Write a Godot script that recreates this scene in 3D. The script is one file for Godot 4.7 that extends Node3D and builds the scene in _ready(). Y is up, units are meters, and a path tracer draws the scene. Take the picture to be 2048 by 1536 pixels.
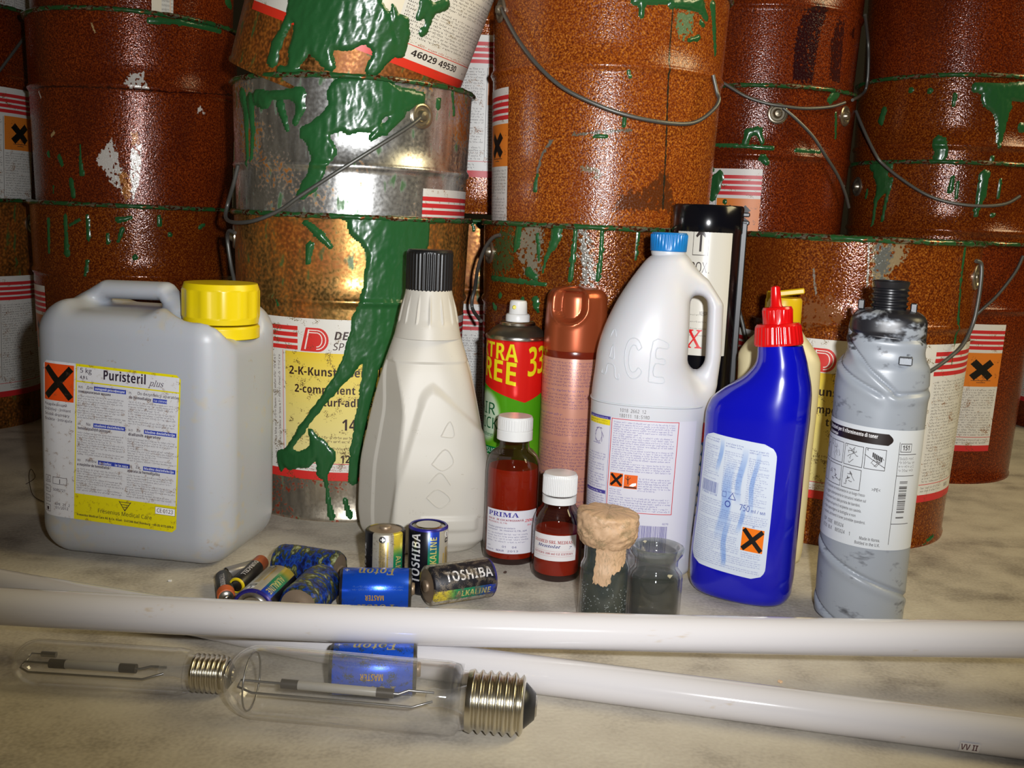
extends Node3D
# A still life of used chemical bottles, spent batteries and lamps on a concrete floor before stacked rusty paint buckets.

const BH := 0.322   # bucket height
const RT := 0.130  # bucket radius at the rim
const RB := 0.120   # bucket radius at the base
var TS
var rng := RandomNumberGenerator.new()
var used := {}
var M := {}
var noise := FastNoiseLite.new()
var glyphs := {}
var F := {}


func _ready():
	TS = TextServerManager.get_primary_interface()
	rng.seed = 7
	noise.seed = 3
	noise.frequency = 1.0
	camera_and_light()
	fonts()
	room()
	materials()
	buckets()
	canister()
	white_bottle()
	sprays()
	jug()
	toner_tube()
	cream_bottle()
	blue_bottle()
	toner_bottle()
	medicine()
	jars()
	batteries()
	tubes()
	lamps()
	litter()


func camera_and_light():
	var cam := Camera3D.new()
	cam.name = "camera"
	cam.keep_aspect = Camera3D.KEEP_HEIGHT
	cam.fov = rad_to_deg(2.0 * atan(768.0 / 2050.0))
	cam.near = 0.05
	cam.far = 30.0
	cam.position = Vector3(0, 0.325, 0)
	cam.basis = Basis(Vector3.RIGHT, deg_to_rad(-9.2)) * Basis(Vector3.BACK, deg_to_rad(2.5))
	add_child(cam)
	cam.current = true
	var we := WorldEnvironment.new()
	we.name = "world"
	var e := Environment.new()
	e.background_mode = Environment.BG_SKY
	var sk := Sky.new()
	var pm := ProceduralSkyMaterial.new()
	pm.sky_top_color = Color(0.62, 0.66, 0.7)
	pm.sky_horizon_color = Color(0.85, 0.82, 0.72)
	pm.ground_bottom_color = Color(0.4, 0.38, 0.33)
	pm.ground_horizon_color = Color(0.6, 0.56, 0.48)
	pm.sun_angle_max = 0.0
	sk.sky_material = pm
	e.sky = sk
	e.ambient_light_source = Environment.AMBIENT_SOURCE_SKY
	e.tonemap_mode = Environment.TONE_MAPPER_LINEAR
	e.tonemap_exposure = 1.0
	e.sdfgi_enabled = true
	e.ssao_enabled = true
	e.ssil_enabled = true
	we.environment = e
	add_child(we)
	# the camera's own flash, just right of and above the lens
	var fl := SpotLight3D.new()
	fl.name = "camera_flash"
	fl.position = Vector3(0.055, 0.365, 0.0)
	fl.basis = Basis(Vector3.RIGHT, deg_to_rad(-1.0))
	fl.light_energy = 1.08
	fl.light_color = Color(0.985, 0.99, 1.0)
	fl.spot_angle = 40.0
	fl.spot_angle_attenuation = 1.0
	fl.spot_range = 12.0
	fl.spot_attenuation = 2.0
	fl.light_size = 0.012
	fl.shadow_enabled = true
	add_child(fl)
	# warm daylight through the high window opening in the right-hand wall
	var al := AreaLight3D.new()
	al.name = "window_daylight"
	al.area_size = Vector2(1.5, 1.0)
	al.position = Vector3(2.17, 1.85, -0.55)
	al.basis = Basis(Vector3.UP, deg_to_rad(90))
	al.light_energy = 4.6
	al.light_color = Color(1.0, 0.92, 0.7)
	al.area_range = 12.0
	al.shadow_enabled = true
	add_child(al)


# ---------------------------------------------------------------- naming
func numbered(called: String) -> String:
	var k: int = used.get(called, 0)
	used[called] = k + 1
	return called if k == 0 else "%s_%03d" % [called, k]


func tag(o, label: String, category: String, group := ""):
	o.set_meta("label", label)
	o.set_meta("category", category)
	if group != "":
		o.set_meta("group", group)
	return o


func thing(called, label, category, at := Vector3.ZERO, yaw := 0.0, group := "") -> Node3D:
	var o := Node3D.new()
	o.name = numbered(called)
	o.position = at
	o.rotation.y = deg_to_rad(yaw)
	add_child(o)
	return tag(o, label, category, group)


func obj(called: String, mesh: Mesh, m: Material, parent: Node = null) -> MeshInstance3D:
	var o := MeshInstance3D.new()
	o.name = called if parent else numbered(called)
	o.mesh = mesh
	o.material_override = m
	(parent if parent else self).add_child(o, true)
	return o


# ---------------------------------------------------------------- geometry
class MB:
	var v := PackedVector3Array()
	var n := PackedVector3Array()
	var t := PackedVector2Array()
	var t2 := PackedVector2Array()
	var i := PackedInt32Array()

	func add(p: Vector3, nn: Vector3, uv := Vector2.ZERO, uv2 := Vector2.ZERO) -> int:
		v.append(p)
		n.append(nn)
		t.append(uv)
		t2.append(uv2)
		return v.size() - 1

	func tri(a: int, b: int, c: int):
		var g := (v[b] - v[a]).cross(v[c] - v[a])
		if g.dot(n[a] + n[b] + n[c]) > 0.0:
			i.append_array(PackedInt32Array([a, c, b]))
		else:
			i.append_array(PackedInt32Array([a, b, c]))

	func quad(a: int, b: int, c: int, d: int):
		tri(a, b, c)
		tri(a, c, d)

	func mesh() -> ArrayMesh:
		var a := []
		a.resize(Mesh.ARRAY_MAX)
		a[Mesh.ARRAY_VERTEX] = v
		a[Mesh.ARRAY_NORMAL] = n
		a[Mesh.ARRAY_TEX_UV] = t
		a[Mesh.ARRAY_TEX_UV2] = t2
		a[Mesh.ARRAY_INDEX] = i
		var m := ArrayMesh.new()
		m.add_surface_from_arrays(Mesh.PRIMITIVE_TRIANGLES, a)
		return m


# Turned shape: p holds (radius, height) from the bottom up the outside; corners sharper than 45 degrees stay sharp.
func lathe(mb: MB, p: Array, seg := 48, x := Transform3D(), vmap := Vector2(0, 1)):
	var k := p.size()
	var sn := []
	for j in k - 1:
		var d: Vector2 = p[j + 1] - p[j]
		sn.append(Vector2(d.y, -d.x).normalized())
	for j in k - 1:
		if p[j].distance_to(p[j + 1]) < 1e-7:
			continue
		var n0: Vector2 = sn[j]
		var n1: Vector2 = sn[j]
		if j > 0 and sn[j - 1].dot(sn[j]) > 0.7:
			n0 = (sn[j - 1] + sn[j]).normalized()
		if j < k - 2 and sn[j + 1].dot(sn[j]) > 0.7:
			n1 = (sn[j + 1] + sn[j]).normalized()
		var a0 := mb.v.size()
		for s in seg + 1:
			var a := TAU * s / seg - PI
			var c := sin(a)
			var z := cos(a)
			for e in 2:
				var q: Vector2 = p[j + e]
				var nn: Vector2 = n1 if e else n0
				var uv := Vector2(float(s) / seg, (vmap.y - q.y) / (vmap.y - vmap.x))
				mb.add(x * Vector3(q.x * c, q.y, q.x * z), (x.basis * Vector3(nn.x * c, nn.y, nn.x * z)).normalized(), uv, uv)
		for s in seg:
			var b := a0 + s * 2
			mb.quad(b, b + 1, b + 3, b + 2)


func turned(p: Array, seg := 48, vmap := Vector2(0, 1)) -> ArrayMesh:
	var mb := MB.new()
	lathe(mb, p, seg, Transform3D(), vmap)
	return mb.mesh()


func v2(a: Array) -> Array:   # flat list -> points
	var o := []
	for j in range(0, a.size(), 2):
		o.append(Vector2(a[j], a[j + 1]))
	return o


# A grid surface from f(u, v) with smooth normals; flip turns it inside out.
func surf(mb: MB, nu: int, nv: int, f: Callable, wrap := false, flip := false):
	var P := []
	for b in nv + 1:
		var row := PackedVector3Array()
		for a in nu + 1:
			row.append(f.call(float(a) / nu, float(b) / nv))
		P.append(row)
	var a0 := mb.v.size()
	for b in nv + 1:
		for a in nu + 1:
			var l: Vector3 = P[b][a - 1] if a > 0 else (P[b][nu - 1] if wrap else P[b][a])
			var r: Vector3 = P[b][a + 1] if a < nu else (P[b][1] if wrap else P[b][a])
			var dn: Vector3 = P[maxi(b - 1, 0)][a]
			var up: Vector3 = P[mini(b + 1, nv)][a]
			var nn := (r - l).cross(up - dn)
			if nn.length() < 1e-14:
				nn = (P[mini(b + 1, nv)][posmod(a + nu / 3, nu)] - P[mini(b + 1, nv)][a]).cross(P[b][a] - P[mini(b + 1, nv)][posmod(a + 2 * nu / 3, nu)])
				nn = Vector3(0, 1 if b > nv / 2 else -1, 0)
				if flip:
					nn = -nn
			nn = nn.normalized()
			if flip:
				nn = -nn
			mb.add(P[b][a], nn, Vector2(float(a) / nu, 1.0 - float(b) / nv), Vector2(float(a) / nu, 1.0 - float(b) / nv))
	for b in nv:
		for a in nu:
			var q := a0 + b * (nu + 1) + a
			mb.quad(q, q + 1, q + nu + 2, q + nu + 1)


# Swept wire or tube through points.
func sweep(mb: MB, pts: Array, r, seg := 8, smooth := 4, caps := true):
	var path := []
	if smooth > 1 and pts.size() > 2:
		for j in pts.size() - 1:
			var p0: Vector3 = pts[maxi(j - 1, 0)]
			var p3: Vector3 = pts[mini(j + 2, pts.size() - 1)]
			for s in smooth:
				path.append((pts[j] as Vector3).cubic_interpolate(pts[j + 1], p0, p3, float(s) / smooth))
		path.append(pts[-1])
	else:
		path = pts
	var k := path.size()
	var side := Vector3.ZERO
	var a0 := mb.v.size()
	for j in k:
		var d: Vector3 = (path[mini(j + 1, k - 1)] - path[maxi(j - 1, 0)]).normalized()
		if j == 0:
			side = d.cross(Vector3.UP if absf(d.y) < 0.9 else Vector3.RIGHT).normalized()
		else:
			side = (side - d * side.dot(d)).normalized()
		var w := d.cross(side)
		var rr: float = r if not (r is Array) else lerpf(r[0], r[1], float(j) / (k - 1))
		for s in seg + 1:
			var a := TAU * s / seg
			var nn := side * cos(a) + w * sin(a)
			mb.add(path[j] + nn * rr, nn, Vector2(float(j) / (k - 1), float(s) / seg))
	for j in k - 1:
		for s in seg:
			var q := a0 + j * (seg + 1) + s
			mb.quad(q, q + 1, q + seg + 2, q + seg + 1)
	if caps:
		for e in 2:
			var j := 0 if e == 0 else k - 1
			var d: Vector3 = (path[0] - path[1]).normalized() if e == 0 else (path[k - 1] - path[k - 2]).normalized()
			var c := mb.add(path[j], d)
			var first := mb.v.size()
			for s in seg + 1:
				mb.add(mb.v[a0 + j * (seg + 1) + s], d)
			for s in seg:
				mb.tri(c, first + s, first + s + 1)


func swept(pts: Array, r, seg := 8, smooth := 4) -> ArrayMesh:
	var mb := MB.new()
	sweep(mb, pts, r, seg, smooth)
	return mb.mesh()


# Box with chamfered edges.
func box(mb: MB, c: Vector3, h: Vector3, b := 0.001, x := Transform3D()):
	for ax in 3:
		for s in [-1.0, 1.0]:
			var nn := Vector3.ZERO
			nn[ax] = s
			var u := Vector3.ZERO
			var w := Vector3.ZERO
			u[(ax + 1) % 3] = h[(ax + 1) % 3] - b
			w[(ax + 2) % 3] = h[(ax + 2) % 3] - b
			var o := c + nn * h[ax]
			var q := []
			for e in [[-1, -1], [1, -1], [1, 1], [-1, 1]]:
				q.append(mb.add(x * (o + u * e[0] + w * e[1]), (x.basis * nn).normalized(), Vector2(e[0] * 0.5 + 0.5, 0.5 - e[1] * 0.5)))
			mb.quad(q[0], q[1], q[2], q[3])
	for ax in 3:   # edges
		for s1 in [-1.0, 1.0]:
			for s2 in [-1.0, 1.0]:
				var i1 := (ax + 1) % 3
				var i2 := (ax + 2) % 3
				var nn := Vector3.ZERO
				nn[i1] = s1
				nn[i2] = s2
				nn = nn.normalized()
				var q := []
				for e in [[-1, 0], [1, 0], [1, 1], [-1, 1]]:
					var p := Vector3.ZERO
					p[ax] = e[0] * (h[ax] - b)
					p[i1] = s1 * (h[i1] - (b if e[1] else 0.0))
					p[i2] = s2 * (h[i2] - (0.0 if e[1] else b))
					q.append(mb.add(x * (c + p), (x.basis * nn).normalized()))
				mb.quad(q[0], q[1], q[2], q[3])
	for sx in [-1.0, 1.0]:
		for sy in [-1.0, 1.0]:
			for sz in [-1.0, 1.0]:
				var s := Vector3(sx, sy, sz)
				var nn := s.normalized()
				var q := []
				for ax in 3:
					var p := s * (h - Vector3.ONE * b)
					p[ax] = s[ax] * h[ax]
					q.append(mb.add(x * (c + p), (x.basis * nn).normalized()))
				mb.tri(q[0], q[1], q[2])


func boxed(c: Vector3, h: Vector3, b := 0.001) -> ArrayMesh:
	var mb := MB.new()
	box(mb, c, h, b)
	return mb.mesh()


# Lofted bottle: keys are [y, cx, cz, half width, half depth, squareness]; the section at a height, smoothly interpolated.
func key_at(K: Array, y: float) -> Array:
	var k := K.size()
	if y <= K[0][0]:
		return K[0]
	if y >= K[k - 1][0]:
		return K[k - 1]
	var j := 0
	while K[j + 1][0] < y:
		j += 1
	var h: float = K[j + 1][0] - K[j][0]
	var t: float = (y - K[j][0]) / h
	var o := [y]
	for c in range(1, 6):
		var d: float = (K[j + 1][c] - K[j][c]) / h
		var m0 := d
		var m1 := d
		if j > 0:   # monotone slopes, so that the sides do not ring
			var dp: float = (K[j][c] - K[j - 1][c]) / maxf(K[j][0] - K[j - 1][0], 1e-6)
			m0 = 0.0 if dp * d <= 0.0 else 2.0 * dp * d / (dp + d)
		if j < k - 2:
			var dn: float = (K[j + 2][c] - K[j + 1][c]) / maxf(K[j + 2][0] - K[j + 1][0], 1e-6)
			m1 = 0.0 if dn * d <= 0.0 else 2.0 * dn * d / (dn + d)
		var t2 := t * t
		var t3 := t2 * t
		o.append((2 * t3 - 3 * t2 + 1) * K[j][c] + (t3 - 2 * t2 + t) * h * m0 + (3 * t2 - 2 * t3) * K[j + 1][c] + (t3 - t2) * h * m1)
	return o


func loft_point(K: Array, a: float, y: float, off := 0.0) -> Vector3:
	var s := key_at(K, y)
	var c := sin(a)
	var d := cos(a)
	var r := pow(pow(absf(c) / s[3], s[5]) + pow(absf(d) / s[4], s[5]), -1.0 / s[5])
	return Vector3(s[1] + c * (r + off), y, s[2] + d * (r + off))


func loft(mb: MB, K: Array, nu: int, nv: int, disp = null, close := true):
	var y0: float = K[0][0]
	var y1: float = K[-1][0]
	surf(mb, nu, nv, func(u, v):
		var a: float = u * TAU - PI
		var y: float = lerpf(y0, y1, v)
		var p := loft_point(K, a, y)
		if disp:
			var s := key_at(K, y)
			var q := Vector3(p.x - s[1], 0, p.z - s[2])
			p += q.normalized() * disp.call(a, y)
		return p, true)
	if close:
		for e in 2:
			var y := y0 if e == 0 else y1
			var s := key_at(K, y)
			var nn := Vector3(0, -1 if e == 0 else 1, 0)
			var c := mb.add(Vector3(s[1], y, s[2]), nn)
			var f := mb.v.size()
			for j in nu + 1:
				mb.add(loft_point(K, TAU * j / nu - PI, y), nn)
			for j in nu:
				mb.tri(c, f + j, f + j + 1)


# A label wrapped on a loft between two angles; even in arc length, corner radius rc in metres.
func loft_label(K: Array, a0: float, a1: float, y0: float, y1: float, off := 0.0004, rc := 0.0, nu := 40, nv := 24, tilt := 0.0, disp = null) -> ArrayMesh:
	var ym := (y0 + y1) / 2
	var arc := [0.0]
	var prev := loft_point(K, a0, ym)
	for j in range(1, 101):
		var p := loft_point(K, lerpf(a0, a1, j / 100.0), ym)
		arc.append(arc[-1] + p.distance_to(prev))
		prev = p
	var L: float = arc[-1]
	var mb := MB.new()
	var uvs := []
	surf(mb, nu, nv, func(u, v):
		var hgt := y1 - y0
		var ins := 0.0
		var dv: float = minf(v, 1.0 - v) * hgt
		if rc > 0 and dv < rc:
			ins = rc - sqrt(maxf(0.0, rc * rc - (rc - dv) * (rc - dv)))
		var x: float = lerpf(ins, L - ins, u)
		var j := 0
		while j < 99 and arc[j + 1] < x:
			j += 1
		var f: float = (j + (x - arc[j]) / maxf(arc[j + 1] - arc[j], 1e-9)) / 100.0
		uvs.append(Vector2(x / L, 1.0 - v))
		var a := lerpf(a0, a1, f)
		var y: float = lerpf(y0, y1, v) + tilt * (x / L - 0.5)
		return loft_point(K, a, y, off + (disp.call(a, y) if disp else 0.0)))
	for j in uvs.size():
		mb.t[j] = uvs[j]
	return mb.mesh()


# Label on a turned body of radius r between two angles (degrees, 0 faces local +z).
func wrapped(r0: float, r1: float, a0: float, a1: float, y0: float, y1: float, nu := 32, nv := 6, x := Transform3D()) -> ArrayMesh:
	var mb := MB.new()
	surf(mb, nu, nv, func(u, v):
		var a := deg_to_rad(lerpf(a0, a1, u))
		var r: float = lerpf(r0, r1, v)
		return x * Vector3(sin(a) * r, lerpf(y0, y1, v), cos(a) * r))
	return mb.mesh()


# Surface nets over a distance function.
func nets(f: Callable, lo: Vector3, hi: Vector3, c: float) -> ArrayMesh:
	var nx := int((hi.x - lo.x) / c) + 2
	var ny := int((hi.y - lo.y) / c) + 2
	var nz := int((hi.z - lo.z) / c) + 2
	var val := PackedFloat32Array()
	val.resize(nx * ny * nz)
	val.fill(1.0)
	var B := 4
	for bz in range(0, nz, B):
		for by in range(0, ny, B):
			for bx in range(0, nx, B):
				var d: float = f.call(lo + Vector3(bx + 1.5, by + 1.5, bz + 1.5) * c)
				var far := absf(d) > c * 5.5
				for z in range(bz, mini(bz + B, nz)):
					for y in range(by, mini(by + B, ny)):
						var o := (z * ny + y) * nx
						for x in range(bx, mini(bx + B, nx)):
							val[o + x] = d if far else f.call(lo + Vector3(x, y, z) * c)
	var mb := MB.new()
	var id := {}
	var sx := 1
	var sy := nx
	var sz := nx * ny
	var corners := [0, sx, sy, sx + sy, sz, sx + sz, sy + sz, sx + sy + sz]
	for z in nz - 1:
		for y in ny - 1:
			for x in nx - 1:
				var o := (z * ny + y) * nx + x
				var neg := 0
				for k in 8:
					if val[o + corners[k]] < 0.0:
						neg += 1
				if neg == 0 or neg == 8:
					continue
				var s := Vector3.ZERO
				var cnt := 0
				for k in 8:
					for b in 3:
						var k2: int = k | (1 << b)
						if k2 == k:
							continue
						var a: float = val[o + corners[k]]
						var d: float = val[o + corners[k2]]
						if (a < 0.0) != (d < 0.0):
							var t := a / (a - d)
							var p := Vector3(k & 1, (k >> 1) & 1, (k >> 2) & 1)
							p[b] += t
							s += p
							cnt += 1
				var q := lo + (Vector3(x, y, z) + s / cnt) * c
				var g := grad(f, q)
				for it in 2:
					q -= g * clampf(f.call(q), -c * 0.5, c * 0.5) / maxf(g.length_squared(), 0.3)
				g = grad(f, q)
				id[o] = mb.add(q, g.normalized(), Vector2(q.x, q.y), Vector2(q.x, q.y))
	for o in id:
		var a: float = val[o]
		for b in 3:
			var d1: int = [sx, sy, sz][b]
			if (a < 0.0) == (val[o + d1] < 0.0):
				continue
			var e1: int = [sy, sz, sx][b]
			var e2: int = [sz, sx, sy][b]
			if id.has(o - e1) and id.has(o - e2) and id.has(o - e1 - e2):
				mb.quad(id[o], id[o - e1], id[o - e1 - e2], id[o - e2])
	return mb.mesh()


func grad(f: Callable, p: Vector3) -> Vector3:
	var e := 0.0006
	return Vector3(f.call(p + Vector3(e, 0, 0)) - f.call(p - Vector3(e, 0, 0)), f.call(p + Vector3(0, e, 0)) - f.call(p - Vector3(0, e, 0)), f.call(p + Vector3(0, 0, e)) - f.call(p - Vector3(0, 0, e))) / (2 * e)


func smin(a: float, b: float, k: float) -> float:
	var h := maxf(k - absf(a - b), 0.0) / k
	return minf(a, b) - h * h * k * 0.25


func smax(a: float, b: float, k: float) -> float:
	return -smin(-a, -b, k)


func rbox(p: Vector3, h: Vector3, r: float) -> float:
	var q := p.abs() - h + Vector3.ONE * r
	return Vector3(maxf(q.x, 0), maxf(q.y, 0), maxf(q.z, 0)).length() + minf(maxf(q.x, maxf(q.y, q.z)), 0.0) - r


func seg3(p: Vector3, a: Vector3, b: Vector3) -> float:
	var d := b - a
	return (p - a - d * clampf((p - a).dot(d) / d.length_squared(), 0, 1)).length()


# A sheet pressed from the front (along -z) onto a distance function.
func pressed(f: Callable, x0: float, x1: float, y0: float, y1: float, z: float, nu := 36, nv := 36, off := 0.0005, rc := 0.0, turn := 0.0) -> ArrayMesh:
	var mb := MB.new()
	var c := Vector2((x0 + x1) / 2, (y0 + y1) / 2)
	var uvs := []
	surf(mb, nu, nv, func(u, v):
		var ins := 0.0
		var dv: float = minf(v, 1.0 - v) * (y1 - y0)
		if rc > 0 and dv < rc:
			ins = rc - sqrt(maxf(0.0, rc * rc - (rc - dv) * (rc - dv)))
		var q := Vector2(lerpf(x0 + ins, x1 - ins, u), lerpf(y0, y1, v))
		uvs.append(Vector2((q.x - x0) / (x1 - x0), 1.0 - v))
		q = c + (q - c).rotated(turn)
		var p := Vector3(q.x, q.y, z)
		for it in 24:
			var d: float = f.call(p)
			p.z -= d * 0.8
			if absf(d) < 0.0001:
				break
		return p + grad(f, p).normalized() * off)
	for j in uvs.size():
		mb.t[j] = uvs[j]
	return mb.mesh()


# ---------------------------------------------------------------- pictures
func fonts():
	for k in {"sans": ["Droid Sans", 400], "bold": ["Droid Sans", 700], "serif": ["Droid Serif", 400], "serifb": ["Droid Serif", 700], "mono": ["Droid Sans Mono", 400]}:
		var d = {"sans": ["Droid Sans", 400], "bold": ["Droid Sans", 700], "serif": ["Droid Serif", 400], "serifb": ["Droid Serif", 700], "mono": ["Droid Sans Mono", 400]}[k]
		var f := SystemFont.new()
		f.font_names = [d[0]]
		f.font_weight = d[1]
		F[k] = f


func line_image(s: String, px: int, col: Color, font := "sans") -> Image:
	var tl := TextLine.new()
	tl.add_string(s, F[font], px)
	var gl = TS.shaped_text_get_glyphs(tl.get_rid())
	var asc := int(tl.get_line_ascent())
	var im := Image.create_empty(int(tl.get_line_width()) + 6, asc + int(tl.get_line_descent()) + 2, false, Image.FORMAT_RGBA8)
	im.fill(Color(col.r, col.g, col.b, 0))
	var pen := 2.0
	var sz := Vector2i(px, 0)
	for g in gl:
		var fr = g["font_rid"]
		if fr.is_valid():
			var key := "%s/%d/%d/%d" % [font, px, g["index"], col.to_rgba32()]
			if not glyphs.has(key):
				TS.font_render_glyph(fr, sz, g["index"])
				var ti: int = TS.font_get_glyph_texture_idx(fr, sz, g["index"])
				if ti < 0:
					glyphs[key] = null
				else:
					var sub: Image = TS.font_get_texture_image(fr, sz, ti).get_region(Rect2i(TS.font_get_glyph_uv_rect(fr, sz, g["index"])))
					sub.convert(Image.FORMAT_RGBA8)
					var b := sub.get_data()
					for j in range(0, b.size(), 4):
						b[j] = col.r8
						b[j + 1] = col.g8
						b[j + 2] = col.b8
					glyphs[key] = [Image.create_from_data(sub.get_width(), sub.get_height(), false, Image.FORMAT_RGBA8, b), Vector2i(TS.font_get_glyph_offset(fr, sz, g["index"]))]
			if glyphs[key]:
				im.blend_rect(glyphs[key][0], Rect2i(Vector2i.ZERO, glyphs[key][0].get_size()), Vector2i(int(pen), asc) + glyphs[key][1] + Vector2i(int(g["offset"].x), int(g["offset"].y)))
		pen += g["advance"]
	return im


# Text with its left end and baseline at (x, y); wide > 0 stretches it to that width, skew leans it, turn: 1 up, 2 upside down, 3 down.
func put(im: Image, s: String, x: int, y: int, px: int, col: Color, font := "sans", wide := 0, turn := 0, skew := 0.0):
	var t := line_image(s, px, col, font)
	if wide > 0:
		t.resize(wide, t.get_height(), Image.INTERPOLATE_CUBIC)
	if skew != 0.0:
		var h := t.get_height()
		var o := Image.create_empty(t.get_width() + int(h * skew) + 1, h, false, Image.FORMAT_RGBA8)
		for r in h:
			o.blit_rect(t, Rect2i(0, r, t.get_width(), 1), Vector2i(int((h - r) * skew), r))
		t = o
	if turn == 2:
		t.rotate_180()
	elif turn == 1:
		t.rotate_90(COUNTERCLOCKWISE)
	elif turn == 3:
		t.rotate_90(CLOCKWISE)
	var at := Vector2i(x, y - int(px * 1.0))
	if turn:
		at = Vector2i(x, y)
	im.blend_rect(t, Rect2i(Vector2i.ZERO, t.get_size()), at)


# Lines of print too small to read: rows of little strokes.
func small_print(im: Image, x: int, y: int, w: int, h: int, lh: int, col: Color, ragged := 0.3, para := 6):
	var yy := y
	var row := 0
	while yy + lh <= y + h:
		var xx := x
		var last := row % para == para - 1
		var end: float = x + w * (rng.randf_range(0.3, 0.8) if last else 1.0 - rng.randf() * ragged * 0.3)
		var xh := maxi(1, int(lh * 0.42))
		while xx < end - 2:
			var wl := rng.randi_range(2, 9)
			for c in wl:
				if xx >= end:
					break
				var k := rng.randi() % 5
				var cc := col
				cc.a = col.a * rng.randf_range(0.6, 1.0)
				if k < 3:
					dab(im, xx, yy + lh - 2 - xh, maxi(1, lh / 7), xh, cc)
				if k > 0:
					dab(im, xx, yy + lh - 2 - (xh if k % 2 else 1) , maxi(2, lh / 4), maxi(1, lh / 8), cc)
				if k == 4:
					dab(im, xx, yy + lh - 3 - xh - maxi(1, lh / 5), maxi(1, lh / 7), xh, cc)
				xx += maxi(2, int(lh * 0.36))
			xx += maxi(2, int(lh * 0.34))
		yy += lh
		row += 1


func dab(im: Image, x: int, y: int, w: int, h: int, c: Color):
	for j in range(maxi(y, 0), mini(y + h, im.get_height())):
		for i in range(maxi(x, 0), mini(x + w, im.get_width())):
			im.set_pixel(i, j, im.get_pixel(i, j).lerp(Color(c.r, c.g, c.b, 1), c.a) if im.get_pixel(i, j).a > 0.5 else c)


func poly(im: Image, p: Array, col: Color):
	var y0 := 1e9
	var y1 := -1e9
	for q in p:
		y0 = minf(y0, q.y)
		y1 = maxf(y1, q.y)
	for y in range(maxi(0, int(y0)), mini(im.get_height() - 1, int(y1)) + 1):
		var xs := []
		for j in p.size():
			var a: Vector2 = p[j]
			var b: Vector2 = p[(j + 1) % p.size()]
			if (a.y <= y + 0.5) != (b.y <= y + 0.5):
				xs.append(a.x + (y + 0.5 - a.y) / (b.y - a.y) * (b.x - a.x))
		xs.sort()
		for j in range(0, xs.size() - 1, 2):
			im.fill_rect(Rect2i(int(round(xs[j])), y, maxi(1, int(round(xs[j + 1]) - round(xs[j]))), 1), col)


func stroke(im: Image, p: Array, w: float, col: Color):
	for j in p.size() - 1:
		var a: Vector2 = p[j]
		var b: Vector2 = p[j + 1]
		var d := (b - a).normalized() * w * 0.5
		var s := Vector2(-d.y, d.x)
		poly(im, [a - d + s, b + d + s, b + d - s, a - d - s], col)


func frame(im: Image, x: int, y: int, w: int, h: int, t: int, col: Color):
	im.fill_rect(Rect2i(x, y, w, t), col)
	im.fill_rect(Rect2i(x, y + h - t, w, t), col)
	im.fill_rect(Rect2i(x, y, t, h), col)
	im.fill_rect(Rect2i(x + w - t, y, t, h), col)


# The orange hazard square with its black saltire.
func hazard(im: Image, x: int, y: int, w: int, h: int, bg := Color(0.93, 0.45, 0.08), k := 0.36):
	im.fill_rect(Rect2i(x, y, w, h), bg)
	var c := Vector2(x + w / 2.0, y + h / 2.0)
	for s in [-1, 1]:
		stroke(im, [c - Vector2(w * k, h * k * s), c + Vector2(w * k, h * k * s)], minf(w, h) * 0.2, Color(0.06, 0.05, 0.05))


func bars(im: Image, x: int, y: int, w: int, h: int, col: Color):
	var xx := x
	while xx < x + w:
		var b := rng.randi_range(1, 4)
		im.fill_rect(Rect2i(xx, y, b, h), col)
		xx += b + rng.randi_range(2, 5)


# Brown specks and smears of dirt on a print.
func grime(im: Image, amount: float, col: Color, fr := 0.02, sd := 5):
	var w := im.get_width()
	var h := im.get_height()
	var a := field(w, h, fr, sd, 4)
	var b := field(w, h, fr * 9, sd + 1, 2)
	var d := im.get_data()
	var cr := col.r8
	var cg := col.g8
	var cb := col.b8
	for j in w * h:
		var t: float = (a[j] * 0.6 + b[j] * 0.4) / 255.0 - (1.0 - amount)
		if t > 0.0:
			var k := minf(t * 6.0, 0.85)
			d[j * 4] = int(lerpf(d[j * 4], cr, k))
			d[j * 4 + 1] = int(lerpf(d[j * 4 + 1], cg, k))
			d[j * 4 + 2] = int(lerpf(d[j * 4 + 2], cb, k))
	im.set_data(w, h, false, Image.FORMAT_RGBA8, d)


func field(w: int, h: int, fr: float, sd: int, oct := 3, tile := true, stretch := Vector2.ONE) -> PackedByteArray:
	var n := FastNoiseLite.new()
	n.noise_type = FastNoiseLite.TYPE_SIMPLEX_SMOOTH
	n.seed = sd
	n.frequency = fr
	n.fractal_octaves = oct
	var im: Image
	var ww := int(w / stretch.x)
	var hh := int(h / stretch.y)
	im = n.get_seamless_image(ww, hh) if tile else n.get_image(ww, hh)
	if ww != w or hh != h:
		im.resize(w, h, Image.INTERPOLATE_CUBIC)
	im.convert(Image.FORMAT_L8)
	return im.get_data()


func ramp(stops: Array) -> PackedByteArray:   # 256 colours from [position, colour] stops
	var o := PackedByteArray()
	for j in 256:
		var t := j / 255.0
		var k := 0
		while k < stops.size() - 2 and stops[k + 1][0] < t:
			k += 1
		var c: Color = (stops[k][1] as Color).lerp(stops[k + 1][1], clampf((t - stops[k][0]) / (stops[k + 1][0] - stops[k][0]), 0, 1))
		o.append_array(PackedByteArray([c.r8, c.g8, c.b8]))
	return o


func blank(w: int, h: int, c := Color.WHITE) -> Image:
	var im := Image.create_empty(w, h, false, Image.FORMAT_RGBA8)
	im.fill(c)
	return im


func tex(im: Image) -> ImageTexture:
	return ImageTexture.create_from_image(im)


func rgb(r: int, g: int, b: int) -> Color:
	return Color8(r, g, b)


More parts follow.
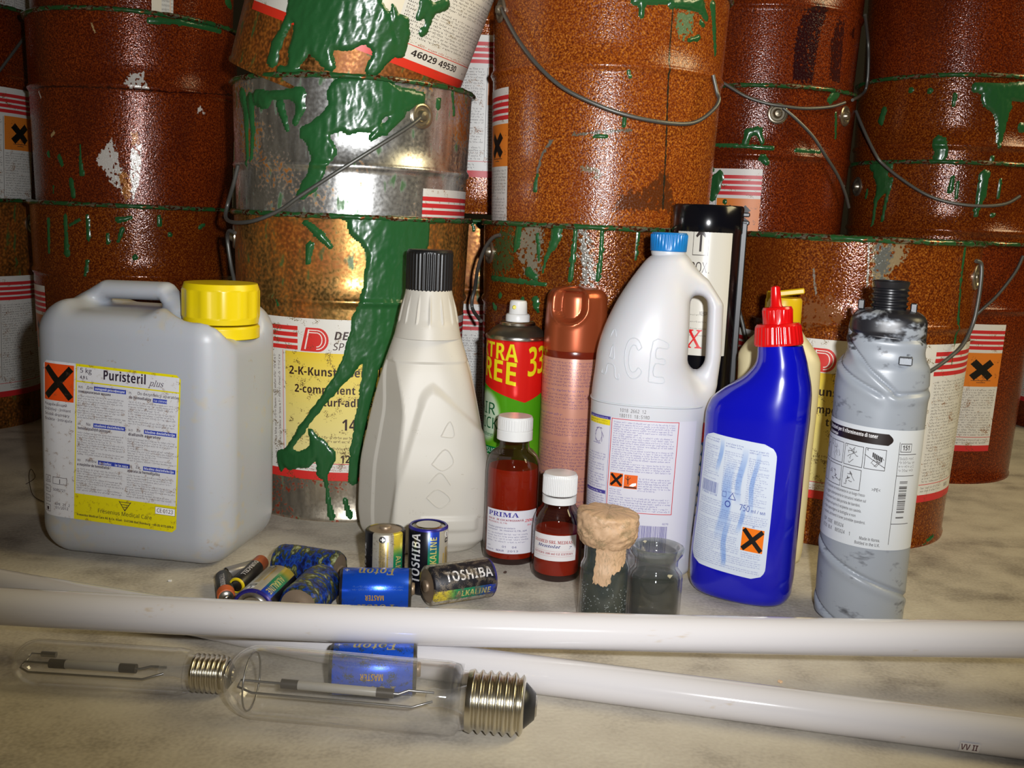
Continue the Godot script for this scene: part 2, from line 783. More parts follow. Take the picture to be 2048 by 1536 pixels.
func mat(c: Color, rough := 0.5, metal := 0.0, o := {}) -> StandardMaterial3D:
	var m := StandardMaterial3D.new()
	m.albedo_color = c
	m.roughness = rough
	m.metallic = metal
	for k in o:
		m.set(k, o[k])
	return m


func printed(im: Image, rough := 0.4, metal := 0.0, o := {}) -> StandardMaterial3D:
	var m := mat(Color.WHITE, rough, metal, o)
	m.albedo_texture = tex(im)
	m.texture_repeat = false
	return m


func pane(c: Color, a: float, rough := 0.03) -> StandardMaterial3D:
	return mat(Color(c.r, c.g, c.b, a), rough, 0.0, {"transparency": BaseMaterial3D.TRANSPARENCY_ALPHA})


# ---------------------------------------------------------------- setting
func structure(called: String, mesh: Mesh, m: Material) -> MeshInstance3D:
	var o := obj(called, mesh, m)
	o.set_meta("kind", "structure")
	return o


func room():
	var w := 1536
	var a := field(w, w, 0.0035, 11, 4)
	var b := field(w, w, 0.03, 12, 3, true, Vector2(3, 1))
	var c := field(w, w, 0.25, 13, 2)
	var d := field(w, w, 0.012, 14, 3)
	var st := field(w, w, 0.016, 15, 5, true, Vector2(2, 1))
	var pal := ramp([[0.0, rgb(118, 110, 102)], [0.3, rgb(166, 158, 146)], [0.5, rgb(194, 186, 172)], [0.75, rgb(208, 201, 186)], [1.0, rgb(220, 214, 198)]])
	var px := PackedByteArray()
	px.resize(w * w * 3)
	for j in w * w:
		var v := int(a[j] * 0.30 + b[j] * 0.10 + c[j] * 0.24 + d[j] * 0.44) - 10
		if st[j] > 150:
			v -= int((st[j] - 150) * 0.55)
		v = clampi(v, 0, 255) * 3
		px[j * 3] = pal[v]
		px[j * 3 + 1] = pal[v + 1]
		px[j * 3 + 2] = pal[v + 2]
	var im := Image.create_from_data(w, w, false, Image.FORMAT_RGB8, px)
	var hm := Image.create_from_data(w, w, false, Image.FORMAT_L8, c)
	hm.resize(768, 768, Image.INTERPOLATE_CUBIC)
	var fm := mat(Color.WHITE, 0.82)
	fm.albedo_texture = tex(im)
	fm.uv1_triplanar = true
	fm.uv1_world_triplanar = true
	fm.uv1_scale = Vector3.ONE * 0.72
	fm.heightmap_enabled = true
	fm.heightmap_scale = 0.06
	fm.heightmap_texture = tex(hm)
	structure("floor", boxed(Vector3(0, -0.1, 0.2), Vector3(2.4, 0.1, 2.8), 0.002), fm)
	var wm := mat(rgb(118, 112, 104), 0.9)
	structure("ceiling", boxed(Vector3(0, 2.75, 0.2), Vector3(2.4, 0.1, 2.8), 0.002), wm)
	structure("wall_back", boxed(Vector3(0, 1.325, -2.5), Vector3(2.4, 1.325, 0.1), 0.002), mat(rgb(42, 38, 35), 0.9))
	structure("wall_front", boxed(Vector3(0, 1.325, 2.9), Vector3(2.4, 1.325, 0.1), 0.002), wm)
	structure("wall_left", boxed(Vector3(-2.3, 1.325, 0.2), Vector3(0.1, 1.325, 2.6), 0.002), wm)
	# the right-hand wall round its high window opening
	var mb := MB.new()
	box(mb, Vector3(2.3, 1.325, -1.85), Vector3(0.1, 1.325, 0.55), 0.002)
	box(mb, Vector3(2.3, 1.325, 1.5), Vector3(0.1, 1.325, 1.3), 0.002)
	box(mb, Vector3(2.3, 0.65, -0.55), Vector3(0.1, 0.65, 0.75), 0.002)
	box(mb, Vector3(2.3, 2.525, -0.55), Vector3(0.1, 0.125, 0.75), 0.002)
	structure("wall_right", mb.mesh(), wm)


# ---------------------------------------------------------------- buckets
var overlay_n := 0


func rust_tile(sd: int, stops: Array) -> Array:
	var w := 512
	var a := field(w, w, 0.11, sd, 2)
	var b := field(w, w, 0.05, sd + 1, 3)
	var c := field(w, w, 0.3, sd + 2, 1)
	var pal := ramp(stops)
	var px := PackedByteArray()
	px.resize(w * w * 3)
	var hh := PackedByteArray()
	hh.resize(w * w)
	for j in w * w:
		var v := clampi(int((a[j] * 0.5 + b[j] * 0.25 + c[j] * 0.25 - 128) * 1.55 + 124), 0, 255)
		hh[j] = v
		px[j * 3] = pal[v * 3]
		px[j * 3 + 1] = pal[v * 3 + 1]
		px[j * 3 + 2] = pal[v * 3 + 2]
	var rr := PackedByteArray()   # some flakes dull, some glossy
	rr.resize(w * w)
	for j in w * w:
		rr[j] = clampi(40 + int((a[w * w - 1 - j] - 96) * 1.5), 26, 240)
	return [tex(Image.create_from_data(w, w, false, Image.FORMAT_RGB8, px)), tex(Image.create_from_data(w, w, false, Image.FORMAT_L8, hh)), tex(Image.create_from_data(w, w, false, Image.FORMAT_L8, rr))]


# Large stains and scrapes over the rust: [kind, points in a 1024 x 384 unrolled wall]
func overlay(sd: int, dark: Color, k: float, marks := []) -> Image:
	var w := 1024
	var h := 384
	var a := field(w, h, 0.008, sd, 4, true, Vector2(1, 2))
	var b := field(w, h, 0.12, sd + 1, 2, true)
	var px := PackedByteArray()
	px.resize(w * h * 4)
	for j in w * h:
		var t := clampf((a[j] - 110) / 110.0, 0, 1) * k
		px[j * 4] = dark.r8
		px[j * 4 + 1] = dark.g8
		px[j * 4 + 2] = dark.b8
		px[j * 4 + 3] = int(t * 255)
	for mk in marks:
		var col: Color = mk[0]
		var pts: Array = v2(mk[1])
		var m := blank(w, h, Color(0, 0, 0, 0))
		if mk.size() > 2 and mk[2] > 0:
			stroke(m, pts, mk[2], Color.WHITE)
		else:
			poly(m, pts, Color.WHITE)
		var rough: float = mk[3] if mk.size() > 3 else 3.0
		var md := m.get_data()
		var x0 := w
		var x1 := 0
		var y0 := h
		var y1 := 0
		for q in pts:
			x0 = mini(x0, int(q.x) - 14)
			x1 = maxi(x1, int(q.x) + 14)
			y0 = mini(y0, int(q.y) - 14)
			y1 = maxi(y1, int(q.y) + 14)
		for y in range(maxi(y0, 0), mini(y1, h)):
			for x in range(maxi(x0, 0), mini(x1, w)):
				var j := y * w + x
				var sx := clampi(x + int((b[j] - 128) * rough / 100.0), 0, w - 1)
				var sy := clampi(y + int((b[(j + 7777) % (w * h)] - 128) * rough * 2.0 / 100.0), 0, h - 1)
				if md[(sy * w + sx) * 4 + 3] > 128 and (b[j] > 70 or rough < 1.5):
					px[j * 4] = col.r8
					px[j * 4 + 1] = col.g8
					px[j * 4 + 2] = col.b8
					px[j * 4 + 3] = int(col.a * 255)
	return Image.create_from_data(w, h, false, Image.FORMAT_RGBA8, px)


func rusty(tile: Array, over: Image, rough := 0.15, metal := 0.1, bump := 0.024, tint := Color.WHITE) -> StandardMaterial3D:
	var m := mat(tint, rough * 3.0, metal, {"metallic_specular": 0.45})
	m.roughness_texture = tile[2]
	m.albedo_texture = tile[0]
	m.heightmap_enabled = true
	m.heightmap_texture = tile[1]
	m.heightmap_scale = bump
	m.uv1_scale = Vector3(5, 2, 1)
	if over:
		m.detail_enabled = true
		m.detail_albedo = tex(over)
		m.detail_blend_mode = BaseMaterial3D.BLEND_MODE_MIX
		m.detail_uv_layer = BaseMaterial3D.DETAIL_UV_2
	return m


# Tinplate with rust breaking through: metal where it is bare, dull where it is rusty; smear of dried green paint.
func tinplate(sd: int, tin: Color, rust_lo: float, rust_hi: float, green: float, side: float, foot := false) -> ORMMaterial3D:
	var w := 1024
	var h := 384
	var a := field(w, h, 0.009, sd, 5, true)
	var b := field(w, h, 0.16, sd + 1, 3, true)
	var c := field(w, h, 0.06, sd + 2, 4, true, Vector2(1, 5))
	var pal := ramp([[0.0, rgb(80, 38, 14)], [0.4, rgb(128, 66, 20)], [0.7, rgb(168, 98, 30)], [1.0, rgb(190, 128, 50)]])
	var px := PackedByteArray()
	px.resize(w * h * 3)
	var om := PackedByteArray()
	om.resize(w * h * 3)
	for y in h:
		for x in w:
			var j := y * w + x
			var ang := absf(float(x) / w - 0.5) * 4.0   # 0 in front, 1 at the sides
			var t := (a[j] * 0.55 + b[j] * 0.45) / 255.0 + (ang - 0.45) * side
			var r := clampf((t - rust_lo) / (rust_hi - rust_lo), 0.0, 1.0)
			var v := clampi(int(b[j] * 0.8 + c[j] * 0.3) - 20, 0, 255) * 3
			var k := 0.82 + 0.36 * (c[j] / 255.0)
			var cr := lerpf(minf(tin.r8 * k, 255), pal[v], r)
			var cg := lerpf(minf(tin.g8 * k, 255), pal[v + 1], r)
			var cb := lerpf(minf(tin.b8 * k, 255), pal[v + 2], r)
			if foot and y > 330:
				r = 1.0 if b[j] > 158 and a[j] > 120 else 0.12
				cr = lerpf(178 * k, 134, (r - 0.12) / 0.88)
				cg = lerpf(168 * k, 50, (r - 0.12) / 0.88)
				cb = lerpf(150 * k, 26, (r - 0.12) / 0.88)
			var g := clampf(((c[j] * 0.6 + a[(j * 3 + 5000) % (w * h)] * 0.4) / 255.0 - (1.0 - green)) * 8.0, 0.0, 0.8)
			px[j * 3] = int(lerpf(cr, 52, g))
			px[j * 3 + 1] = int(lerpf(cg, 92, g))
			px[j * 3 + 2] = int(lerpf(cb, 48, g))
			om[j * 3] = 255
			om[j * 3 + 1] = int(clampf(0.30 + r * 0.22 + (b[j] - 128) / 1400.0, 0.12, 1.0) * 255)
			om[j * 3 + 2] = int((1.0 - r * 0.8) * (1.0 - g) * 235)
	var m := ORMMaterial3D.new()
	m.albedo_texture = tex(Image.create_from_data(w, h, false, Image.FORMAT_RGB8, px))
	m.orm_texture = tex(Image.create_from_data(w, h, false, Image.FORMAT_RGB8, om))
	m.heightmap_enabled = true
	m.heightmap_scale = 0.007
	m.heightmap_texture = tex(Image.create_from_data(w, h, false, Image.FORMAT_L8, b))
	return m


func label_front() -> Image:
	var w := 1024
	var h := 940
	var im := blank(w, h, rgb(226, 222, 212))
	var red := rgb(214, 48, 42)
	var ink := rgb(52, 30, 26)
	for y in range(194, 836):   # the yellow field, printed paler towards its foot
		var t := clampf((y - 194) / 520.0, 0, 1)
		im.fill_rect(Rect2i(168, y, 830, 1), rgb(236, 200, 40).lerp(rgb(232, 216, 140), sqrt(t)))
	for j in 4:
		im.fill_rect(Rect2i(0, 48 + j * 37, 250, 24), red)
	# the D emblem with its double bow
	var D := [Vector2(300, 52), Vector2(370, 52)]
	for j in 13:
		var a := -PI / 2 + PI * j / 12
		D.append(Vector2(372 + cos(a) * 62, 120 + sin(a) * 68))
	D.append(Vector2(268, 188))
	poly(im, D, red)
	for q in [[12, 10], [26, 40]]:
		var ar := []
		for j in 13:
			var a := -PI / 2 + PI * j / 12
			ar.append(Vector2(366 + cos(a) * (58 - q[1] * 0.7), 120 + sin(a) * (66 - q[0])))
		ar.insert(0, Vector2(318, ar[0].y))
		stroke(im, ar, 6, rgb(240, 225, 215))
	stroke(im, [Vector2(318, 66), Vector2(296, 172)], 9, rgb(240, 225, 215))
	put(im, "DESSO", 455, 118, 64, ink, "bold", 0, 0, 0.2)
	put(im, "SPORTS", 450, 178, 58, ink, "sans", 0, 0, 0.2)
	put(im, "2-K-Kunstrasen-Kleber", 190, 330, 66, ink, "bold", 690)
	put(im, "2-component synthetic", 226, 432, 62, ink, "bold", 640)
	put(im, "turf-adhesive", 400, 504, 62, ink, "bold", 380)
	put(im, "14,0 kg", 512, 645, 92, ink, "bold", 270)
	put(im, "12,6 kg", 506, 836, 62, ink, "bold", 190)
	small_print(im, 300, 670, 620, 46, 22, ink, 0.1)
	small_print(im, 420, 735, 480, 46, 22, ink, 0.1)
	im.fill_rect(Rect2i(150, 60 + 130, 3, 660), red)
	im.fill_rect(Rect2i(168, 838, 830, 4), red)
	small_print(im, 260, 848, 690, 36, 18, red.darkened(0.3), 0.1)
	for k in 4:
		var col := blank(640, 26, rgb(226, 222, 212))
		small_print(col, 0, 2, 630, 24, 22, ink, 0.1)
		col.rotate_90(COUNTERCLOCKWISE)
		im.blit_rect(col, Rect2i(Vector2i.ZERO, col.get_size()), Vector2i(6 + k * 34, 200))
	im.fill_rect(Rect2i(0, 890, w, 50), red)
	grime(im, 0.36, rgb(96, 74, 40), 0.01, 31)
	return im


func label_side(sd: int) -> Image:
	var w := 720
	var h := 760
	var im := blank(w, h, rgb(222, 220, 214))
	var red := rgb(206, 44, 48)
	var ink := rgb(56, 50, 50)
	for j in 4:
		im.fill_rect(Rect2i(0, 36 + j * 31, w, 20), red)
	hazard(im, 505, 168, 215, 200, rgb(226, 128, 40), 0.17)
	im.fill_rect(Rect2i(560, 330, 110, 3), ink)
	im.fill_rect(Rect2i(590, 342, 50, 3), ink)
	small_print(im, 14, 170, 225, 500, 15, ink, 0.2, 8)
	small_print(im, 256, 170, 235, 500, 15, ink, 0.2, 7)
	small_print(im, 510, 380, 200, 290, 15, ink, 0.2, 9)
	im.fill_rect(Rect2i(247, 172, 2, 480), ink)
	im.fill_rect(Rect2i(498, 172, 2, 480), ink)
	im.fill_rect(Rect2i(0, 672, w, 3), red)
	put(im, "800", 190, 708, 26, ink)
	small_print(im, 14, 682, 150, 30, 15, ink)
	small_print(im, 300, 680, 160, 34, 17, ink)
	small_print(im, 520, 680, 180, 34, 17, ink)
	im.fill_rect(Rect2i(0, 724, w, 36), red)
	grime(im, 0.33, rgb(120, 66, 30), 0.012, sd)
	return im


func label_tilted() -> Image:
	var w := 1024
	var h := 640
	var im := blank(w, h, rgb(224, 220, 208))
	var ink := rgb(40, 36, 34)
	var red := rgb(222, 52, 32)
	im.fill_rect(Rect2i(0, 0, 460, 500), rgb(232, 222, 196))
	small_print(im, 470, 10, 380, 470, 19, ink, 0.25, 7)
	small_print(im, 905, 0, 110, 590, 15, ink, 0.2, 30)
	im.fill_rect(Rect2i(0, 506, 890, 4), red)
	small_print(im, 540, 484, 300, 20, 18, red.darkened(0.3))
	small_print(im, 60, 484, 300, 20, 18, ink)
	put(im, "46029 49530", 525, 566, 50, ink, "bold", 205)
	small_print(im, 780, 540, 60, 24, 20, ink)
	for x in [858, 884]:
		im.fill_rect(Rect2i(x, 0, 9, h), rgb(226, 152, 40))
	im.fill_rect(Rect2i(0, 590, w, 50), red)
	grime(im, 0.3, rgb(120, 100, 60), 0.012, 77)
	return im


func bucket_shell(x0: float) -> Array:
	var p := [0.0, 0.006, RB - 0.006, 0.006, RB - 0.003, 0.0, RB + 0.001, 0.0, RB + 0.0015, 0.0035, RB, 0.0055]
	var body := v2(p)
	for y in [0.03, 0.08, 0.13, 0.18, 0.225]:
		body.append(Vector2(RB + (RT - RB) * y / BH, y))
	for q in [[0.0, 0.2285], [0.0016, 0.2305], [0.0026, 0.233], [0.0016, 0.2355], [0.0, 0.2375]]:
		body.append(Vector2(RB + (RT - RB) * q[1] / BH + q[0], q[1]))
	for y in [0.26, 0.29, 0.3175]:
		body.append(Vector2(RB + (RT - RB) * y / BH, y))
	body.append(Vector2(RT - 0.0008, 0.3175))
	body.append(Vector2(RB - 0.0008, 0.0075))
	body.append(Vector2(0, 0.0075))
	var mb := MB.new()
	surf(mb, 220, 12, func(u, v):
		var a: float = u * TAU - PI
		var k: float = -v * TAU - PI * 0.25
		var c := Vector2(sin(a), cos(a))
		var r: float = 0.0027 + 0.0009 * noise.get_noise_2d(c.x * 5.0, c.y * 5.0) + 0.0010 * maxf(0.0, noise.get_noise_2d(c.x * 16.0 + 9.0, c.y * 16.0))
		var q := Vector2(RT + 0.0006 + cos(k) * r, 0.319 + sin(k) * r - 0.0012 * maxf(0.0, noise.get_noise_2d(c.x * 11.0, c.y * 11.0 + 5.0)))
		return Vector3(c.x * q.x, q.y, c.y * q.x), true, true)
	return [turned(body, 72, Vector2(0, BH)), mb.mesh()]


# Dried paint lying on the wall of a bucket: chains of [angle, height, radius, ...] joined into one thick skin.
func paint_skin(chains: Array, sd: int, tmax := 0.0016, step := 0.0017) -> ArrayMesh:
	var segs := []
	var lo := Vector2(1e9, 1e9)
	var hi := -lo
	var amp := 0.0045
	for c in chains:
		for j in range(2, c.size(), 3):
			amp = minf(amp, c[j] * 0.42)
		var pts := []
		for j in range(0, c.size(), 3):
			var p := Vector3(deg_to_rad(c[j]) * 0.1255, c[j + 1], c[j + 2])
			pts.append(p)
			lo = Vector2(minf(lo.x, p.x - p.z - 0.004), minf(lo.y, p.y - p.z - 0.004))
			hi = Vector2(maxf(hi.x, p.x + p.z + 0.004), maxf(hi.y, p.y + p.z + 0.004))
		if pts.size() == 1:
			segs.append([pts[0], pts[0] + Vector3(0, 0.0001, 0)])
		for j in pts.size() - 1:
			segs.append([pts[j], pts[j + 1]])
	lo.y = maxf(lo.y, 0.002)
	hi.y = minf(hi.y, 0.3178)
	while (hi.x - lo.x) * (hi.y - lo.y) / step / step > 26000:
		step *= 1.15
	var nx := int((hi.x - lo.x) / step) + 1
	var ny := int((hi.y - lo.y) / step) + 1
	var dd := PackedFloat32Array()
	dd.resize((nx + 1) * (ny + 1))
	dd.fill(1.0)
	for s in segs:
		var a: Vector3 = s[0]
		var d: Vector3 = s[1] - s[0]
		var l2 := maxf(d.x * d.x + d.y * d.y, 1e-10)
		var m := maxf(a.z, a.z + d.z) + 0.006
		var x0 := clampi(int((minf(a.x, a.x + d.x) - m - lo.x) / step), 0, nx)
		var x1 := clampi(int((maxf(a.x, a.x + d.x) + m - lo.x) / step) + 1, 0, nx)
		var y0 := clampi(int((minf(a.y, a.y + d.y) - m - lo.y) / step), 0, ny)
		var y1 := clampi(int((maxf(a.y, a.y + d.y) + m - lo.y) / step) + 1, 0, ny)
		for y in range(y0, y1 + 1):
			for x in range(x0, x1 + 1):
				var px := lo.x + x * step - a.x
				var py := lo.y + y * step - a.y
				var t := clampf((px * d.x + py * d.y) / l2, 0, 1)
				var q := sqrt((px - d.x * t) * (px - d.x * t) + (py - d.y * t) * (py - d.y * t)) - a.z - d.z * t
				var o := y * (nx + 1) + x
				dd[o] = smin(dd[o], q, 0.004) if dd[o] < 0.02 else minf(dd[o], q)
	var mb := MB.new()
	var P := PackedVector3Array()
	P.resize(dd.size())
	for y in ny + 1:
		for x in nx + 1:
			var o := y * (nx + 1) + x
			var s := lo.x + x * step
			var hgt := lo.y + y * step
			var q := dd[o]
			if q < 0.012:
				q += noise.get_noise_3d(s * 95, hgt * 60, sd) * amp + noise.get_noise_3d(s * 320, hgt * 260, sd) * 0.0009
				dd[o] = q
			var off := -0.0005
			if q < 0.0:
				off = tmax * sqrt(clampf(-q / 0.004, 0, 1)) + clampf(-q / 0.004, 0, 1) * (noise.get_noise_3d(s * 130, hgt * 36, sd + 9) * 0.0009 + noise.get_noise_3d(s * 420, hgt * 170, sd + 5) * 0.00025)
				off = maxf(off, 0.0002)
			if hgt > 0.2285 and hgt < 0.2375:
				off += 0.0026 * (1.0 - absf(hgt - 0.233) / 0.0045)
			var r := RB + (RT - RB) * hgt / BH + off
			var an := s / 0.1255
			P[o] = Vector3(sin(an) * r, hgt, cos(an) * r)
	var id := PackedInt32Array()
	id.resize(dd.size())
	id.fill(-1)
	for y in ny:
		for x in nx:
			var o := y * (nx + 1) + x
			var c := [o, o + 1, o + nx + 2, o + nx + 1]
			if dd[c[0]] < 0 or dd[c[1]] < 0 or dd[c[2]] < 0 or dd[c[3]] < 0:
				for e in c:
					if id[e] < 0:
						var ex: int = e % (nx + 1)
						var ey: int = e / (nx + 1)
						var u := P[ey * (nx + 1) + mini(ex + 1, nx)] - P[ey * (nx + 1) + maxi(ex - 1, 0)]
						var v := P[mini(ey + 1, ny) * (nx + 1) + ex] - P[maxi(ey - 1, 0) * (nx + 1) + ex]
						id[e] = mb.add(P[e], u.cross(v).normalized(), Vector2(float(ex) / nx, float(ey) / ny))
				mb.quad(id[c[0]], id[c[1]], id[c[2]], id[c[3]])
	return mb.mesh() if mb.i.size() > 0 else null


# Chains that touch belong to one splash.
func clusters(chains: Array) -> Array:
	var k := chains.size()
	var root := range(k)
	for i in k:
		for j in i:
			if root[i] == root[j]:
				continue
			var hit := false
			for a in samples(chains[i]):
				for b in samples(chains[j]):
					if Vector2(a.x - b.x, a.y - b.y).length() < a.z + b.z - 0.0015:
						hit = true
						break
				if hit:
					break
			if hit:
				var old = root[i]
				for m in k:
					if root[m] == old:
						root[m] = root[j]
	var by := {}
	for i in k:
		by[root[i]] = by.get(root[i], []) + [chains[i]]
	return by.values()


func samples(c: Array) -> Array:
	var o := []
	for j in range(0, c.size(), 3):
		var p := Vector3(deg_to_rad(c[j]) * 0.1255, c[j + 1], c[j + 2])
		if j > 0:
			for s in 5:
				o.append((o[-1] if s == 0 else o[-1]).lerp(p, 1.0 / (5 - s)))
		else:
			o.append(p)
	return o


func lug(parent: Node3D, deg: float, y: float, m: Material):
	var r := RB + (RT - RB) * y / BH
	var a := deg_to_rad(deg)
	var out := Vector3(sin(a), 0, cos(a))
	var x := Transform3D(Basis(Vector3(cos(a), 0, -sin(a)), out, Vector3(0, -1, 0)), Vector3(0, y, 0) + out * (r - 0.0008))
	var mb := MB.new()
	lathe(mb, v2([0.0, 0.0, 0.0132, 0.0, 0.0132, 0.0014, 0.0118, 0.0026, 0.0100, 0.0026, 0.0088, 0.0012, 0.0064, 0.0012, 0.0056, 0.0040, 0.0040, 0.0062, 0.0, 0.0066]), 24, x)
	obj("lug", mb.mesh(), m, parent)


var shells := []


func bucket(at: Vector3, yaw: float, m: Material, rim: Material, label: String, o := {}) -> Node3D:
	var t := thing("paint_bucket", label, "bucket", at, yaw, "stacked paint buckets")
	if o.has("tilt"):
		t.basis = Basis(Vector3.RIGHT, deg_to_rad(o.tilt.y)) * Basis(Vector3.BACK, deg_to_rad(o.tilt.x)) * Basis(Vector3.UP, deg_to_rad(yaw))
	obj("body", shells[0], m, t)
	obj("rim", shells[1], rim, t)
	for l in o.get("labels", []):
		var k0: float = RB + (RT - RB) * l[3] / BH + 0.0005
		var k1: float = RB + (RT - RB) * l[4] / BH + 0.0005
		obj("paper_label", wrapped(k0, k1, l[1], l[2], l[3], l[4], 36, 4), l[0], t)
	var n := 0
	var groups := []
	for c in o.get("paint", []):
		groups.append_array(clusters(c))
	for c in groups:
		n += 1
		var skin := paint_skin(c, int(absf(at.x) * 100) + n, o.get("thick", 0.0016))
		if skin:
			obj("paint_splash", skin, M.green, t)
	for l in o.get("lugs", []):
		lug(t, l[0], l[1], M.steel)
	for b in o.get("bails", []):
		obj("bail_handle", swept(b, 0.0021, 8, 5), M.wire, t)
	return t


func buckets():
	shells = bucket_shell(0)
	M.green = mat(rgb(36, 88, 46), 0.26, 0.0, {"clearcoat_enabled": true, "clearcoat": 0.3, "clearcoat_roughness": 0.1})
	M.wire = mat(rgb(112, 112, 108), 0.45, 0.7)
	M.steel = mat(rgb(170, 160, 140), 0.3, 0.9)
	# rims: green paint worn through to bright steel and rust
	var rw := 512
	var a := field(rw, 32, 0.03, 41, 3)
	var b := field(rw, 32, 0.12, 42, 3)
	var px := PackedByteArray()
	var om := PackedByteArray()
	for j in rw * 32:
		var g := clampf((a[j] * 0.6 + b[j] * 0.4 - 108.0) / 22.0, 0, 1)
		var tin := rgb(168, 158, 138) if b[j] > 110 else rgb(110, 62, 30)
		var c := tin.lerp(rgb(34, 80, 40), g)
		px.append_array(PackedByteArray([c.r8, c.g8, c.b8]))
		om.append_array(PackedByteArray([255, int(lerpf(70, 45, g)), int((1.0 - g) * 220)]))
	var rm := ORMMaterial3D.new()
	rm.albedo_texture = tex(Image.create_from_data(rw, 32, false, Image.FORMAT_RGB8, px))
	rm.orm_texture = tex(Image.create_from_data(rw, 32, false, Image.FORMAT_RGB8, om))
	rm.uv1_scale = Vector3(2, 1, 1)
	M.rim = rm
	var orange := rust_tile(101, [[0.0, rgb(72, 24, 8)], [0.35, rgb(118, 52, 14)], [0.52, rgb(150, 74, 20)], [0.7, rgb(182, 106, 32)], [1.0, rgb(218, 156, 66)]])
	var brown := rust_tile(111, [[0.0, rgb(50, 14, 6)], [0.4, rgb(98, 34, 10)], [0.6, rgb(128, 50, 14)], [0.8, rgb(150, 70, 22)], [1.0, rgb(178, 100, 40)]])
	var dark := rgb(66, 20, 10)
	var tin := rgb(196, 192, 184)
	var gold := rgb(168, 132, 76)
	var m_bare := rusty(brown, overlay(3, dark, 0.5))
	var m_orange := rusty(orange, overlay(5, rgb(110, 44, 12), 0.5))
	var m_mid := rusty(orange, overlay(9, rgb(84, 30, 10), 0.6), 0.13, 0.1, 0.024, Color(0.8, 0.74, 0.72))
	var m_silver := tinplate(21, rgb(206, 206, 204), 0.60, 0.76, 0.32, 0.30)
	var m_gold := tinplate(27, gold, 0.30, 0.66, 0.3, 0.1, true)
	var m_amber := tinplate(33, rgb(140, 100, 52), 0.20, 0.58, 0.36, 0.05)
	var lf := printed(label_front(), 0.42)
	var ls := printed(label_side(51), 0.42)
	var lt := printed(label_tilted(), 0.38)
	# far left stack
	bucket(Vector3(-0.8200, 0.0000, -1.4800), 28.99, m_amber, M.rim, "golden rusty bucket half hidden behind the jerrycan, beneath the hazard-labelled bucket", {"labels": [[ls, 0, 86, 0.045, 0.215]], "lugs": [[55, 0.288]]})
	bucket(Vector3(-0.8200, 0.2550, -1.4800), 28.99, m_bare, M.rim, "brown rusty bucket with an orange hazard label, beside the white-scraped bucket", {"labels": [[ls, -23.6, 62.4, 0.045, 0.215]], "bails": [[Vector3(0.0589, 0.2176, 0.1189), Vector3(0.0717, 0.2356, 0.1121), Vector3(0.0914, 0.2653, 0.0981), Vector3(0.1109, 0.2951, 0.0770)]]})
	bucket(Vector3(-0.8200, 0.5000, -1.4800), 28.99, m_bare, M.rim, "bucket above the hazard-labelled one, only its rust-stained white label foot showing", {"labels": [[ls, 20, 106, 0.045, 0.215]]})
	# left stack behind the jerrycan
	var o1 := overlay(7, dark, 0.55, [[rgb(210, 204, 196), [416, 48, 416, 48, 417, 49], 0, 1.0]])
	bucket(Vector3(-0.5120, 0.0000, -1.3870), 20.26, m_mid, M.rim, "rusty bucket with short green drips directly behind the plastic jerrycan", {"thick": 0.0022, "labels": [[ls, -130, -60, 0.045, 0.215]], "lugs": [[80, 0.29]],
		"paint": [[[-52.4, 0.298, 0.0025, -53.5, 0.258, 0.0019], [-39.4, 0.304, 0.0024, -39.4, 0.269, 0.0031, -39.3, 0.258, 0.0043], [-36.4, 0.293, 0.0018, -30.6, 0.300, 0.0018], [-25.6, 0.305, 0.0024, -25.4, 0.276, 0.0018], [-9.2, 0.302, 0.0037, -2.8, 0.305, 0.0018], [-7.3, 0.291, 0.0024, -9.7, 0.276, 0.0018], [11.6, 0.308, 0.0018, 11.8, 0.298, 0.0025], [-15.1, 0.283, 0.0018, -14.7, 0.274, 0.0024], [-26.6, 0.250, 0.0025, -27.9, 0.233, 0.0018], [35.8, 0.296, 0.0025, 38.7, 0.299, 0.0019], [17.5, 0.286, 0.0025], [-1.1, 0.257, 0.0031]]]})
	var w1 := rgb(214, 208, 200)
	o1 = overlay(8, dark, 0.5, [[w1, [494, 102, 505, 88, 512, 89, 526, 83, 525, 96, 534, 110, 505, 111], 0, 2.0], [w1, [450, 210, 460, 197, 474, 184, 484, 196, 486, 217, 494, 231, 490, 239, 494, 266, 483, 247, 474, 244, 459, 224, 453, 218], 0, 3.5], [w1, [503, 195, 511, 189, 520, 187, 518, 223, 513, 251, 505, 270, 501, 238, 503, 216], 0, 3.0], [rgb(170, 108, 50), [485, 231, 494, 224, 503, 238, 502, 266, 493, 270, 489, 252], 0, 3.0], [rgb(150, 92, 40), [504, 174, 513, 168, 517, 184, 505, 191], 0, 3.0], [w1, [611, 128, 617, 124, 627, 134, 619, 132, 610, 136], 0, 2.0], [rgb(190, 160, 110), [451, 26, 455, 36], 3, 1.0], [rgb(190, 160, 110), [368, 179, 374, 175], 5, 1.0], [w1, [338, 117, 344, 125], 3, 0.8], [rgb(52, 16, 10), [309, 111, 459, 111, 563, 110, 728, 97], 2, 1.0]])
	bucket(Vector3(-0.5100, 0.2280, -1.3850), 20.22, rusty(brown, o1, 0.17, 0.15), M.rim, "dark brown rusty bucket with white scraped patches above the jerrycan", {"labels": [[ls, 76, 162, 0.045, 0.215]], "paint": [[[-55.0, 0.151, 0.0025, -54.2, 0.147, 0.0018], [-45.5, 0.147, 0.0030, -43.6, 0.137, 0.0024], [-30.8, 0.161, 0.0012, -30.7, 0.138, 0.0018, -30.3, 0.128, 0.0036], [-37.7, 0.119, 0.0030, -36.4, 0.101, 0.0037], [-51.6, 0.111, 0.0012, -51.9, 0.103, 0.0012], [7.7, 0.310, 0.0036, 23.5, 0.313, 0.0030, 51.2, 0.313, 0.0032]]]})
